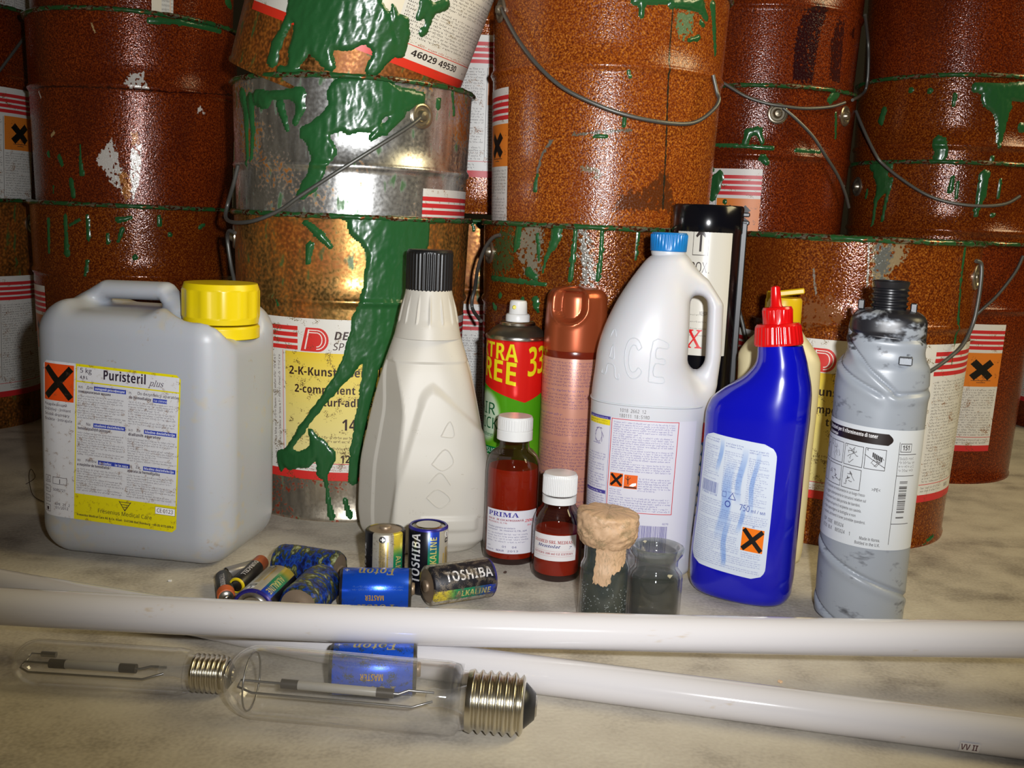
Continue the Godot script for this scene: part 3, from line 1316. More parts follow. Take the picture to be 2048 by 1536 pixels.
	bucket(Vector3(-0.5100, 0.4560, -1.3850), 20.22, m_bare, M.rim, "dark bucket nested above the white-scraped bucket, a narrow strip of white label showing", {"labels": [[lt, 9, 21, 0.03, 0.20]], "paint": [[[65.3, 0.129, 0.0077, 72.6, 0.124, 0.0039]]]})
	# the green-splashed stack behind the white bottle
	bucket(Vector3(-0.1860, 0.0000, -1.1650), 9.07, m_gold, M.rim, "golden bucket with a yellow label and big green splash behind the black-capped bottle", {"thick": 0.0026, "labels": [[lf, -46, 38, 0.045, 0.215], [ls, 38, 124, 0.045, 0.215], [ls, -132, -46, 0.045, 0.215]], "lugs": [[-84, 0.292]],
		"paint": [[[-3.7, 0.320, 0.0040, 40.2, 0.322, 0.0062], [6.2, 0.312, 0.0191, 16.6, 0.303, 0.0294, 27.8, 0.311, 0.0205], [19.0, 0.298, 0.0254, 14.9, 0.259, 0.0204, 12.9, 0.236, 0.0194], [29.1, 0.298, 0.0175, 22.2, 0.257, 0.0154, 20.4, 0.216, 0.0134], [12.9, 0.236, 0.0194, 8.5, 0.211, 0.0184, 4.5, 0.189, 0.0144], [4.5, 0.190, 0.0133, -2.7, 0.161, 0.0077, -9.6, 0.140, 0.0052, -16.4, 0.120, 0.0041, -24.1, 0.097, 0.0042, -30.9, 0.074, 0.0037, -33.9, 0.065, 0.0063], [-35.0, 0.067, 0.0074, -30.3, 0.064, 0.0105, -22.0, 0.066, 0.0089, -14.3, 0.082, 0.0073, -11.3, 0.071, 0.0104, -13.2, 0.053, 0.0068], [-18.9, 0.097, 0.0031, -16.3, 0.085, 0.0073], [-35.8, 0.059, 0.0048, -35.5, 0.052, 0.0032], [11.1, 0.190, 0.0103, 8.1, 0.143, 0.0078, 5.3, 0.111, 0.0062, 3.3, 0.079, 0.0063, 2.1, 0.047, 0.0058], [15.5, 0.216, 0.0154, 12.5, 0.174, 0.0083], [-11.2, 0.048, 0.0021, -10.1, 0.024, 0.0016, -8.0, 0.002, 0.0042], [-1.7, 0.024, 0.0021, 1.0, 0.005, 0.0032]], [[-21.2, 0.311, 0.0030, -14.7, 0.300, 0.0035, -10.2, 0.289, 0.0030], [-19.4, 0.289, 0.0040, -20.3, 0.272, 0.0025], [-36.6, 0.231, 0.0010, -36.3, 0.226, 0.0010]]],
		"bails": [[Vector3(-0.1219, 0.2969, 0.0670), Vector3(-0.1291, 0.2985, 0.0573), Vector3(-0.1324, 0.2886, 0.0419), Vector3(-0.1285, 0.2623, 0.0450), Vector3(-0.1230, 0.2420, 0.0568), Vector3(-0.1206, 0.2211, 0.0602)]]})
	bucket(Vector3(-0.1880, 0.1360, -1.1670), 9.15, m_silver, M.rim, "silvery tinplate bucket smeared with green paint, nested in the yellow-labelled bucket", {"thick": 0.002, "labels": [[ls, 34.5, 80, 0.045, 0.215]], "lugs": [[32, 0.287]],
		"paint": [[[-62.1, 0.302, 0.0072, -58.3, 0.284, 0.0051, -57.7, 0.231, 0.0016], [-48.3, 0.298, 0.0081, -43.3, 0.295, 0.0090], [-40.1, 0.299, 0.0040, -24.1, 0.301, 0.0059], [-4.0, 0.301, 0.0167, 9.1, 0.302, 0.0217], [-1.7, 0.289, 0.0197, -12.6, 0.271, 0.0099, -21.3, 0.262, 0.0064], [-25.1, 0.299, 0.0069, -23.7, 0.288, 0.0044, -26.6, 0.273, 0.0030], [6.0, 0.282, 0.0148, -1.6, 0.272, 0.0089], [15.8, 0.299, 0.0149, 30.5, 0.304, 0.0071], [20.7, 0.288, 0.0060, 14.0, 0.269, 0.0045], [-54.3, 0.296, 0.0071, -52.4, 0.266, 0.0031, -54.3, 0.236, 0.0021], [-34.4, 0.290, 0.0050, -30.5, 0.266, 0.0020], [-14.8, 0.252, 0.0129, -13.0, 0.247, 0.0109, -16.6, 0.225, 0.0070, -19.9, 0.212, 0.0075, -23.6, 0.203, 0.0050], [-21.8, 0.265, 0.0050, -18.3, 0.257, 0.0060], [41.7, 0.305, 0.0026, 41.3, 0.298, 0.0031], [51.3, 0.315, 0.0021, 53.7, 0.293, 0.0016], [11.7, 0.270, 0.0060, 8.4, 0.262, 0.0030]]],
		"bails": [[Vector3(0.0659, 0.2842, 0.1173), Vector3(0.0557, 0.2752, 0.1247), Vector3(0.0261, 0.2545, 0.1334), Vector3(-0.0125, 0.2282, 0.1354), Vector3(-0.0514, 0.2013, 0.1260), Vector3(-0.0713, 0.1867, 0.1177), Vector3(-0.0968, 0.1752, 0.1058), Vector3(-0.1188, 0.1720, 0.0837), Vector3(-0.1306, 0.1759, 0.0592), Vector3(-0.1309, 0.1894, 0.0433), Vector3(-0.1236, 0.2093, 0.0578), Vector3(-0.1176, 0.2308, 0.0663)]]})
	bucket(Vector3(-0.2050, 0.4450, -1.1630), 10.00, m_amber, M.rim, "tilted bucket leaning on the stack, thick green paint over its white text label", {"tilt": Vector2(-18, 6), "thick": 0.0024, "labels": [[lt, -62, 108, 0.058, 0.17]],
		"paint": [[[-28.1, 0.080, 0.0213, -18.4, 0.067, 0.0233, -7.9, 0.078, 0.0252, -3.5, 0.096, 0.0231], [-24.2, 0.058, 0.0136, -25.0, 0.035, 0.0098, -25.6, 0.020, 0.0059], [-15.5, 0.047, 0.0117, -8.8, 0.035, 0.0059], [4.0, 0.085, 0.0214, 13.7, 0.070, 0.0118], [-33.8, 0.081, 0.0049, -34.9, 0.056, 0.0044, -37.4, 0.034, 0.0059, -37.1, 0.019, 0.0069], [12.5, 0.062, 0.0098, 10.3, 0.045, 0.0069], [15.9, 0.095, 0.0098, 18.8, 0.087, 0.0069, 20.2, 0.070, 0.0059], [24.3, 0.121, 0.0079, 23.4, 0.108, 0.0039], [34.1, 0.129, 0.0060, 28.1, 0.118, 0.0059, 29.0, 0.099, 0.0030], [27.6, 0.096, 0.0050], [9.8, 0.109, 0.0024, 13.4, 0.097, 0.0059], [-31.5, 0.013, 0.0040, -20.9, 0.016, 0.0039, -9.5, 0.024, 0.0029]]]})
	bucket(Vector3(-0.0550, 0.0000, -1.4250), 2.21, m_amber, M.rim, "speckled golden bucket glimpsed in the gap between the black-capped bottle and green spray can", {"labels": [[ls, -9, 77, 0.045, 0.215]], "lugs": [[-14, 0.291]], "paint": [[[-6.5, 0.325, 0.0050, -0.9, 0.323, 0.0062, 1.2, 0.314, 0.0037], [-3.6, 0.317, 0.0019, -2.6, 0.307, 0.0013]]]})
	bucket(Vector3(-0.0550, 0.3280, -1.4250), 2.21, m_orange, M.rim, "bucket with a two-column white label in the gap beside the tilted bucket", {"labels": [[ls, -58, 28, 0.045, 0.215]]})
	# middle stack
	var o3l := overlay(14, rgb(84, 40, 12), 0.5, [[rgb(134, 126, 108), [396, 1, 437, 0, 442, 33, 432, 71, 412, 60, 397, 36], 0, 9.0], [rgb(140, 136, 128), [485, -1, 501, -2, 509, 42, 519, 73, 496, 74, 490, 31], 0, 7.0], [rgb(70, 84, 46), [344, 19, 391, 5, 388, 61, 337, 78], 0, 9.0]])
	bucket(Vector3(0.0900, 0.0000, -1.1870), -4.34, rusty(orange, o3l, 0.14, 0.2, 0.03, Color(0.82, 0.82, 0.82)), M.rim, "lower bucket with wire handle behind the two spray cans", {"thick": 0.002, "labels": [[ls, -135, -74, 0.045, 0.215], [lf, 0, 80, 0.045, 0.215]], "lugs": [[-66, 0.287]],
		"paint": [[[-54.0, 0.322, 0.0027, -33.0, 0.326, 0.0021], [-18.6, 0.322, 0.0062, -19.0, 0.307, 0.0046, -20.3, 0.299, 0.0036, -23.6, 0.286, 0.0016, -25.0, 0.270, 0.0010], [-12.2, 0.325, 0.0036, -13.0, 0.318, 0.0021], [-39.0, 0.323, 0.0037, -40.6, 0.299, 0.0042, -41.9, 0.291, 0.0021], [2.0, 0.327, 0.0020, 2.3, 0.296, 0.0015, 1.5, 0.266, 0.0021], [-10.1, 0.315, 0.0020, -10.4, 0.285, 0.0021, -11.4, 0.264, 0.0021], [18.7, 0.316, 0.0015, 18.7, 0.288, 0.0010], [-32.7, 0.269, 0.0053, -29.2, 0.264, 0.0031], [-61.3, 0.259, 0.0028, -38.1, 0.259, 0.0021, -23.7, 0.258, 0.0021], [-36.2, 0.239, 0.0032, -35.1, 0.226, 0.0021], [-28.8, 0.241, 0.0042, -27.0, 0.230, 0.0026], [-28.5, 0.309, 0.0021, -27.3, 0.283, 0.0016], [-53.0, 0.241, 0.0033], [-57.9, 0.228, 0.0044]]],
		"bails": [[Vector3(-0.1031, 0.3064, 0.0908), Vector3(-0.1118, 0.3027, 0.0832), Vector3(-0.1218, 0.2891, 0.0709), Vector3(-0.1303, 0.2661, 0.0518), Vector3(-0.1359, 0.2445, 0.0212), Vector3(-0.1394, 0.2297, 0.0168), Vector3(-0.1378, 0.2182, 0.0167), Vector3(-0.1243, 0.2094, 0.0513)]]})
	var o3 := overlay(12, rgb(120, 50, 14), 0.5, [[rgb(92, 46, 18), [528, 276, 539, 257, 573, 250, 594, 228, 607, 230, 619, 254, 626, 275], 0, 4.0], [rgb(40, 36, 26), [594, 37, 594, 83, 597, 141, 601, 200, 604, 273], 2.5, 0.8], [rgb(120, 104, 80), [483, 228, 503, 229, 511, 234, 502, 240], 5, 2.0], [rgb(100, 92, 76), [472, 188, 507, 185, 548, 180], 4, 1.5], [rgb(104, 100, 90), [442, 194, 427, 212, 419, 234], 4, 2.0], [rgb(96, 120, 84), [599, 43, 629, 33, 629, 62, 606, 68], 0, 4.0]])
	bucket(Vector3(0.0910, 0.2470, -1.1900), -4.37, rusty(orange, o3, 0.22, 0.0), M.rim, "large plain orange rusty bucket with a slack wire handle across its front", {"thick": 0.0024, "labels": [[ls, -140, -54, 0.045, 0.215]], "lugs": [[-64, 0.296]],
		"paint": [[[10.6, 0.295, 0.0040, 24.5, 0.298, 0.0040], [13.8, 0.294, 0.0030, 14.0, 0.281, 0.0025], [28.4, 0.296, 0.0050, 43.7, 0.300, 0.0066, 49.6, 0.289, 0.0036], [53.9, 0.303, 0.0046, 57.6, 0.280, 0.0026, 61.2, 0.256, 0.0016], [46.2, 0.283, 0.0026, 48.6, 0.281, 0.0021], [39.4, 0.264, 0.0020, 45.4, 0.268, 0.0031], [9.7, 0.228, 0.0015, 10.6, 0.222, 0.0015], [-33.6, 0.108, 0.0026, -32.6, 0.123, 0.0016], [-4.3, 0.163, 0.0015, 1.2, 0.163, 0.0015], [9.4, 0.185, 0.0015, 9.3, 0.175, 0.0020]]],
		"bails": [[Vector3(-0.1130, 0.2931, 0.0773), Vector3(-0.1071, 0.2816, 0.0912), Vector3(-0.0900, 0.2547, 0.1095), Vector3(-0.0675, 0.2287, 0.1238), Vector3(-0.0408, 0.2073, 0.1341), Vector3(-0.0050, 0.1915, 0.1396), Vector3(0.0253, 0.1831, 0.1373), Vector3(0.0558, 0.1792, 0.1277), Vector3(0.0819, 0.1796, 0.1129), Vector3(0.0976, 0.1850, 0.1026), Vector3(0.1118, 0.1974, 0.0938), Vector3(0.1168, 0.2072, 0.0883), Vector3(0.1146, 0.2150, 0.0847), Vector3(0.1091, 0.2322, 0.0862)]]})
	# right stacks
	var o4 := overlay(15, rgb(96, 40, 12), 0.55, [[rgb(150, 130, 96), [531, 3, 564, 1, 578, 13, 562, 37, 547, 61, 536, 65], 0, 7.0], [rgb(104, 104, 96), [535, 9, 559, 9, 551, 49, 538, 50], 0, 8.0], [rgb(150, 146, 136), [527, -1, 530, 33, 531, 59], 2.5, 0.8], [rgb(140, 130, 116), [464, 42, 466, 57, 470, 72], 3, 1.5], [rgb(130, 80, 46), [455, 79, 500, 76, 508, 105, 455, 113], 0, 5.0]])
	bucket(Vector3(0.3730, 0.0000, -1.1480), -18.00, rusty(orange, o4, 0.13, 0.15, 0.026, Color(0.88, 0.86, 0.86)), M.rim, "orange rusty bucket with a yellow label directly behind the grey toner bottle", {"thick": 0.0018, "labels": [[lf, -38, 44, 0.05, 0.217], [ls, 44, 130, 0.05, 0.217], [ls, -124, -38, 0.05, 0.217]], "lugs": [[72, 0.285]],
		"paint": [[[54.1, 0.315, 0.0015, 54.6, 0.282, 0.0010, 56.8, 0.242, 0.0015], [57.8, 0.242, 0.0015, 56.8, 0.221, 0.0010, 56.4, 0.195, 0.0010], [-19.7, 0.317, 0.0015, -2.3, 0.318, 0.0020]], [[51.8, 0.001, 0.0027, 63.6, 0.007, 0.0021]]],
		"bails": [[Vector3(0.1166, 0.3023, 0.0763), Vector3(0.1221, 0.2994, 0.0709), Vector3(0.1237, 0.2835, 0.0713), Vector3(0.1232, 0.2581, 0.0705), Vector3(0.1206, 0.2376, 0.0715), Vector3(0.1125, 0.2174, 0.0809), Vector3(0.1012, 0.2053, 0.0911), Vector3(0.0865, 0.1934, 0.1035), Vector3(0.0736, 0.1861, 0.1116), Vector3(0.0506, 0.1765, 0.1233)], [Vector3(-0.1175, 0.2501, 0.0718), Vector3(-0.1126, 0.2373, 0.0784), Vector3(-0.1068, 0.2218, 0.0824), Vector3(-0.1004, 0.2011, 0.0873)]]})
	bucket(Vector3(0.3250, 0.0000, -1.4700), -12.47, m_bare, M.rim, "bucket hidden behind the black toner tube, carrying the brown stack")
	bucket(Vector3(0.3250, 0.1850, -1.4700), -12.47, m_bare, M.rim, "brown bucket with a red-striped label corner behind the black toner tube", {"thick": 0.0016, "labels": [[ls, -80.5, 5.5, 0.045, 0.215]], "lugs": [[11, 0.285], [60, 0.29]],
		"paint": [[[-5.8, 0.247, 0.0038, -4.0, 0.261, 0.0045, 1.0, 0.263, 0.0045, 3.7, 0.249, 0.0026], [-28.4, 0.245, 0.0026, -11.4, 0.244, 0.0019, 9.9, 0.242, 0.0026], [23.8, 0.241, 0.0026, 40.2, 0.241, 0.0019], [47.8, 0.316, 0.0077, 43.5, 0.307, 0.0051], [49.8, 0.292, 0.0019, 52.2, 0.261, 0.0020], [-26.0, 0.195, 0.0092, -19.2, 0.205, 0.0065, -23.1, 0.178, 0.0066], [-23.8, 0.213, 0.0033], [4.7, 0.230, 0.0051, 6.9, 0.224, 0.0038], [-15.1, 0.172, 0.0039]]],
		"bails": [[Vector3(-0.0564, 0.3259, 0.1302), Vector3(-0.0434, 0.3195, 0.1327), Vector3(-0.0173, 0.3047, 0.1363), Vector3(0.0080, 0.2967, 0.1357), Vector3(0.0298, 0.2937, 0.1328), Vector3(0.0578, 0.2923, 0.1228), Vector3(0.0892, 0.2968, 0.1043), Vector3(0.1080, 0.3042, 0.0913)], [Vector3(0.0306, 0.2914, 0.1315), Vector3(0.0464, 0.2799, 0.1274), Vector3(0.0703, 0.2593, 0.1150), Vector3(0.0884, 0.2370, 0.1023), Vector3(0.1078, 0.2135, 0.0806), Vector3(0.1207, 0.1920, 0.0624), Vector3(0.1288, 0.1731, 0.0477)]]})
	var o4t := overlay(18, dark, 0.4, [[rgb(46, 16, 18), [565, 217, 563, 163, 571, 119, 600, 99, 616, 109, 606, 145, 601, 215], 0, 4.0], [rgb(56, 20, 16), [638, 208, 630, 150, 640, 120, 660, 121, 663, 168, 665, 209], 0, 4.0], [rgb(50, 18, 14), [680, 137, 694, 120, 698, 142], 0, 2.0]])
	bucket(Vector3(0.3250, 0.3700, -1.4700), -12.47, rusty(brown, o4t, 0.17, 0.05), M.rim, "brown bucket with dark purple vertical streaks, above the red-striped label corner", {"bails": [[Vector3(0.1260, 0.2347, 0.0492), Vector3(0.1361, 0.2099, 0.0115), Vector3(0.1391, 0.1841, 0.0122), Vector3(0.1402, 0.1581, 0.0127), Vector3(0.1373, 0.1419, 0.0120), Vector3(0.1186, 0.1249, 0.0701)]]})
	bucket(Vector3(0.5920, 0.0000, -1.4550), -22.14, m_bare, M.rim, "rusty bucket with an orange hazard cross label, behind the bucket at the toner bottle", {"labels": [[ls, -41, 45, 0.045, 0.215]], "bails": [[Vector3(0.0989, 0.3050, 0.1010), Vector3(0.0916, 0.2837, 0.1069), Vector3(0.0740, 0.2542, 0.1161), Vector3(0.0581, 0.2356, 0.1243), Vector3(0.0397, 0.2138, 0.1284)]]})
	bucket(Vector3(0.5920, 0.1000, -1.4550), -22.14, m_mid, M.rim, "nested orange rusty bucket with long green drips and a slack wire, above the hazard-cross bucket", {"thick": 0.002, "lugs": [[-62, 0.288]],
		"paint": [[[-47.1, 0.314, 0.0054, -35.3, 0.313, 0.0079], [-40.5, 0.306, 0.0120, -37.4, 0.288, 0.0093, -41.9, 0.270, 0.0027, -43.3, 0.236, 0.0020], [-32.2, 0.296, 0.0033, -34.4, 0.270, 0.0020, -35.9, 0.243, 0.0020], [-50.0, 0.283, 0.0020, -51.0, 0.273, 0.0020], [19.5, 0.304, 0.0063, 18.7, 0.279, 0.0051, 17.3, 0.254, 0.0025], [2.5, 0.300, 0.0025, 1.9, 0.283, 0.0032], [5.6, 0.294, 0.0019, 5.5, 0.275, 0.0019], [28.9, 0.299, 0.0019, 28.6, 0.277, 0.0019], [16.4, 0.260, 0.0025], [26.7, 0.255, 0.0032]]],
		"bails": [[Vector3(-0.1225, 0.3861, 0.0897), Vector3(-0.1072, 0.3566, 0.1062), Vector3(-0.0898, 0.3268, 0.1200), Vector3(-0.0799, 0.3153, 0.1219), Vector3(-0.0570, 0.2975, 0.1291), Vector3(-0.0247, 0.2778, 0.1381), Vector3(0.0058, 0.2681, 0.1400), Vector3(0.0411, 0.2651, 0.1339), Vector3(0.0699, 0.2690, 0.1215), Vector3(0.0865, 0.2798, 0.1109)]]})
	bucket(Vector3(0.5920, 0.2070, -1.4550), -22.14, m_mid, M.rim, "nested orange rusty bucket with one broad dark green smear below its rim", {"thick": 0.0018,
		"paint": [[[10.2, 0.304, 0.0063, 22.4, 0.300, 0.0087, 35.8, 0.301, 0.0125], [20.2, 0.292, 0.0163, 24.7, 0.281, 0.0113, 25.7, 0.256, 0.0057, 25.5, 0.232, 0.0025], [23.0, 0.219, 0.0025, 22.6, 0.213, 0.0019], [-6.1, 0.236, 0.0089, -4.9, 0.219, 0.0089], [-44.3, 0.267, 0.0060, -42.5, 0.279, 0.0053], [-25.2, 0.302, 0.0032], [-14.3, 0.300, 0.0032], [-0.9, 0.295, 0.0025, -0.9, 0.282, 0.0019], [38.7, 0.258, 0.0063]]]})
	bucket(Vector3(0.5920, 0.4200, -1.4550), -22.14, m_bare, M.rim, "plain dark brown scratched bucket above the one with the broad green smear")
	bucket(Vector3(1.0200, 0.0000, -1.8200), -29.27, m_bare, M.rim, "distant dark bucket with a white text label, half hidden behind the hazard-cross bucket", {"labels": [[ls, -110, -24, 0.045, 0.215], [ls, -24, 62, 0.045, 0.215]]})


# ---------------------------------------------------------------- plastics
func materials():
	M.black = mat(rgb(24, 24, 26), 0.35)
	M.white_plastic = mat(rgb(214, 210, 202), 0.42)
	M.cap_white = mat(rgb(222, 222, 220), 0.35)
	M.tin = mat(rgb(188, 184, 176), 0.25, 1.0)
	M.brass = mat(rgb(206, 200, 184), 0.24, 1.0)


# Screw cap with ribs: profile (radius, height) points, ribs between y0 and y1.
func ribbed(p: Array, n: int, amp: float, y0: float, y1: float, x := Transform3D(), sub := 6) -> ArrayMesh:
	var q := []   # double the corners so that they stay crisp
	for j in p.size():
		if j > 0:
			q.append((p[j] as Vector2).lerp(p[j - 1], 0.06))
		q.append(p[j])
		if j < p.size() - 1:
			q.append((p[j] as Vector2).lerp(p[j + 1], 0.06))
	var mb := MB.new()
	surf(mb, n * sub, q.size() - 1, func(u, v):
		var k: Vector2 = q[int(round(v * (q.size() - 1)))]
		var a: float = u * TAU - PI
		var r := k.x
		if k.y > y0 and k.y < y1 and k.x > 0.002:
			r += amp * clampf(cos(a * n) * 1.6, -1, 1)
		return x * Vector3(sin(a) * r, k.y, cos(a) * r), true)
	return mb.mesh()


func can_sdf(p: Vector3) -> float:
	var d := rbox(p - Vector3(0, 0.1165, 0), Vector3(0.0935 - 0.02 * clampf(0.03 - p.y, 0.0, 0.03), 0.1165, 0.0665), 0.03)
	d = smax(d, -(p.y - 0.001), 0.004)
	# well for the cap, open to the front corner
	var w := Vector2(p.x - 0.062, p.z - 0.012).length() - 0.040
	var well := smax(w, 0.2055 - p.y, 0.012)
	d = smax(d, -well, 0.016)
	# hollow under the handle, then the handle across it
	var h := rbox(p - Vector3(-0.020, 0.2475, 0), Vector3(0.044, 0.0225, 0.2), 0.016)
	d = smax(d, -h, 0.010)
	var q := Vector3(p.x, p.y, p.z * 0.62)
	var g := minf(seg3(q, Vector3(-0.084, 0.220, 0), Vector3(-0.052, 0.2395, 0)), seg3(q, Vector3(-0.052, 0.2395, 0), Vector3(0.006, 0.2405, 0)))
	g = minf(g, seg3(q, Vector3(0.006, 0.2405, 0), Vector3(0.022, 0.223, 0))) - 0.0085
	return smin(d, g, 0.007)


func canister():
	var t := thing("jerrycan", "translucent white plastic jerrycan with a yellow screw cap and a printed label", "jerrycan", Vector3(-0.3300, 0, -0.9500), -9.0)
	t.scale.y = 1.015
	var im := blank(512, 512, rgb(174, 178, 186))
	grime(im, 0.24, rgb(156, 128, 100), 0.012, 61)
	grime(im, 0.40, rgb(186, 178, 164), 0.004, 63)
	var m := mat(Color.WHITE, 0.38, 0.0, {"subsurf_scatter_enabled": true, "subsurf_scatter_strength": 0.12})
	m.albedo_texture = tex(im)
	m.uv1_triplanar = true
	m.uv1_scale = Vector3.ONE * 3.6
	obj("body", nets(can_sdf, Vector3(-0.1, -0.006, -0.074), Vector3(0.1, 0.262, 0.074), 0.0034), m, t)
	var y := mat(rgb(226, 200, 10), 0.32)
	var x := Transform3D(Basis(), Vector3(0.062, 0, 0.004))
	obj("cap", ribbed(v2([0.0, 0.216, 0.0335, 0.216, 0.0342, 0.221, 0.0342, 0.2465, 0.0325, 0.2515, 0.0, 0.2525]), 12, 0.0006, 0.222, 0.245, x, 10), y, t)
	obj("cap_ring", ribbed(v2([0.0, 0.203, 0.0345, 0.203, 0.0347, 0.2125, 0.0335, 0.2145, 0.0, 0.2148]), 24, 0.0, 0, 0, x, 3), y, t)
	# label print
	var w := 1040
	var h := 1120
	var l := blank(w, h, rgb(222, 222, 226))
	var yel := rgb(232, 218, 10)
	var ink := rgb(44, 34, 52)
	var blu := rgb(50, 70, 180)
	hazard(l, 12, 18, 236, 262, rgb(232, 78, 20), 0.34)
	for j in 4:
		put(l, ["Раздражающий", "Dráždivý · Irritant", "Środek drażniący", "Dražeće · Iritirajuće"][j], 12, 318 + j * 36, 26, ink, "sans", [190, 220, 210, 232][j])
	l.fill_rect(Rect2i(262, 0, w - 262, 18), yel)
	l.fill_rect(Rect2i(262, 0, 8, 940), yel)
	l.fill_rect(Rect2i(262, 118, w - 262, 9), yel)
	l.fill_rect(Rect2i(w - 10, 0, 10, 940), yel)
	put(l, "5 kg", 290, 62, 46, ink, "sans", 96)
	put(l, "4,9 L", 292, 104, 30, ink, "bold", 64)
	put(l, "Puristeril", 462, 96, 92, ink, "bold", 330)
	put(l, "plus", 798, 100, 56, rgb(90, 80, 96), "serif", 110, 0, 0.4)
	var heads := [["RUS", "Для", "холодной дезинфекции", "гемодиализных машин"], ["SK", "Na", "studenú dezinfekciu", "hemodialyzačných prístrojov"], ["RO", "Pentru", "dezinfecția la rece", "a mașinilor de hemodializă"], ["PL", "Do dezynfekcji aparatów", "", "do hemodializy"], ["SLO", "Za", "hladno dezinfekcijo", "dializnih aparatov"], ["SRB", "Za", "hladnu dezinfekciju", "aparata za hemodijalizu"]]
	for k in 6:
		var cx := 280 if k < 3 else 660
		var cy := 140 + (k % 3) * 262
		put(l, heads[k][0], cx, cy + 30, 20, ink)
		put(l, heads[k][1], cx + 62, cy + 30, 28, ink)
		if k == 3:
			l.fill_rect(Rect2i(cx + 180, cy + 40, 104, 30), blu)
			put(l, "na zimno", cx + 184, cy + 64, 24, Color.WHITE)
		else:
			var bx: int = cx + (120 if k != 2 else 160)
			l.fill_rect(Rect2i(bx, cy + 6, 240, 30), blu)
			put(l, heads[k][2], bx + 5, cy + 30, 23, Color.WHITE, "bold", 228)
		put(l, heads[k][3], cx, cy + 62, 27, ink, "bold", 250 if k != 3 else 172)
		small_print(l, cx, cy + 74, 365, 172, 17, ink, 0.35, 4)
	l.fill_rect(Rect2i(262, 930, w - 262, h - 930), yel)
	for j in 4:
		stroke(l, [Vector2(610 + j * 12, 950 + j * 18), Vector2(690 - j * 12, 950 + j * 18)], 4, ink)
	stroke(l, [Vector2(606, 946), Vector2(650, 1012), Vector2(694, 946)], 5, ink)
	put(l, "Fresenius Medical Care", 440, 1052, 40, rgb(70, 66, 40), "sans", 420)
	put(l, "Fresenius Medical Care AG & Co. KGaA · D-61346 Bad Homburg · +49 (0) 6172-609-0", 282, 1092, 22, ink, "bold", 740)
	l.fill_rect(Rect2i(878, 948, 150, 54), Color.WHITE)
	frame(l, 878, 948, 150, 54, 2, ink)
	put(l, "CE 0123", 888, 990, 40, ink, "sans", 130)
	for j in 4:
		frame(l, 20, 830 + j * 72, 52, 50, 3, ink)
		put(l, ["", "REF", "LOT", ""][j], 24, 866 + j * 72, 20, ink)
	stroke(l, [Vector2(46, 838), Vector2(60, 868), Vector2(32, 868), Vector2(46, 838)], 3, ink)
	l.fill_rect(Rect2i(36, 1062, 20, 24), ink)
	frame(l, 92, 832, 112, 52, 3, ink)
	l.fill_rect(Rect2i(146, 846, 5, 32), ink)
	put(l, "5085721", 92, 936, 26, ink)
	put(l, "APR 25 2", 110, 1040, 26, ink, "mono", 124)
	put(l, "01/2012", 114, 1066, 26, ink, "mono", 108)
	grime(l, 0.34, rgb(110, 76, 54), 0.016, 65)
	obj("label", pressed(can_sdf, -0.0805, 0.0515, 0.038, 0.178, 0.08, 40, 40, 0.0005, 0.004, deg_to_rad(-2.4)), printed(l, 0.3), t)


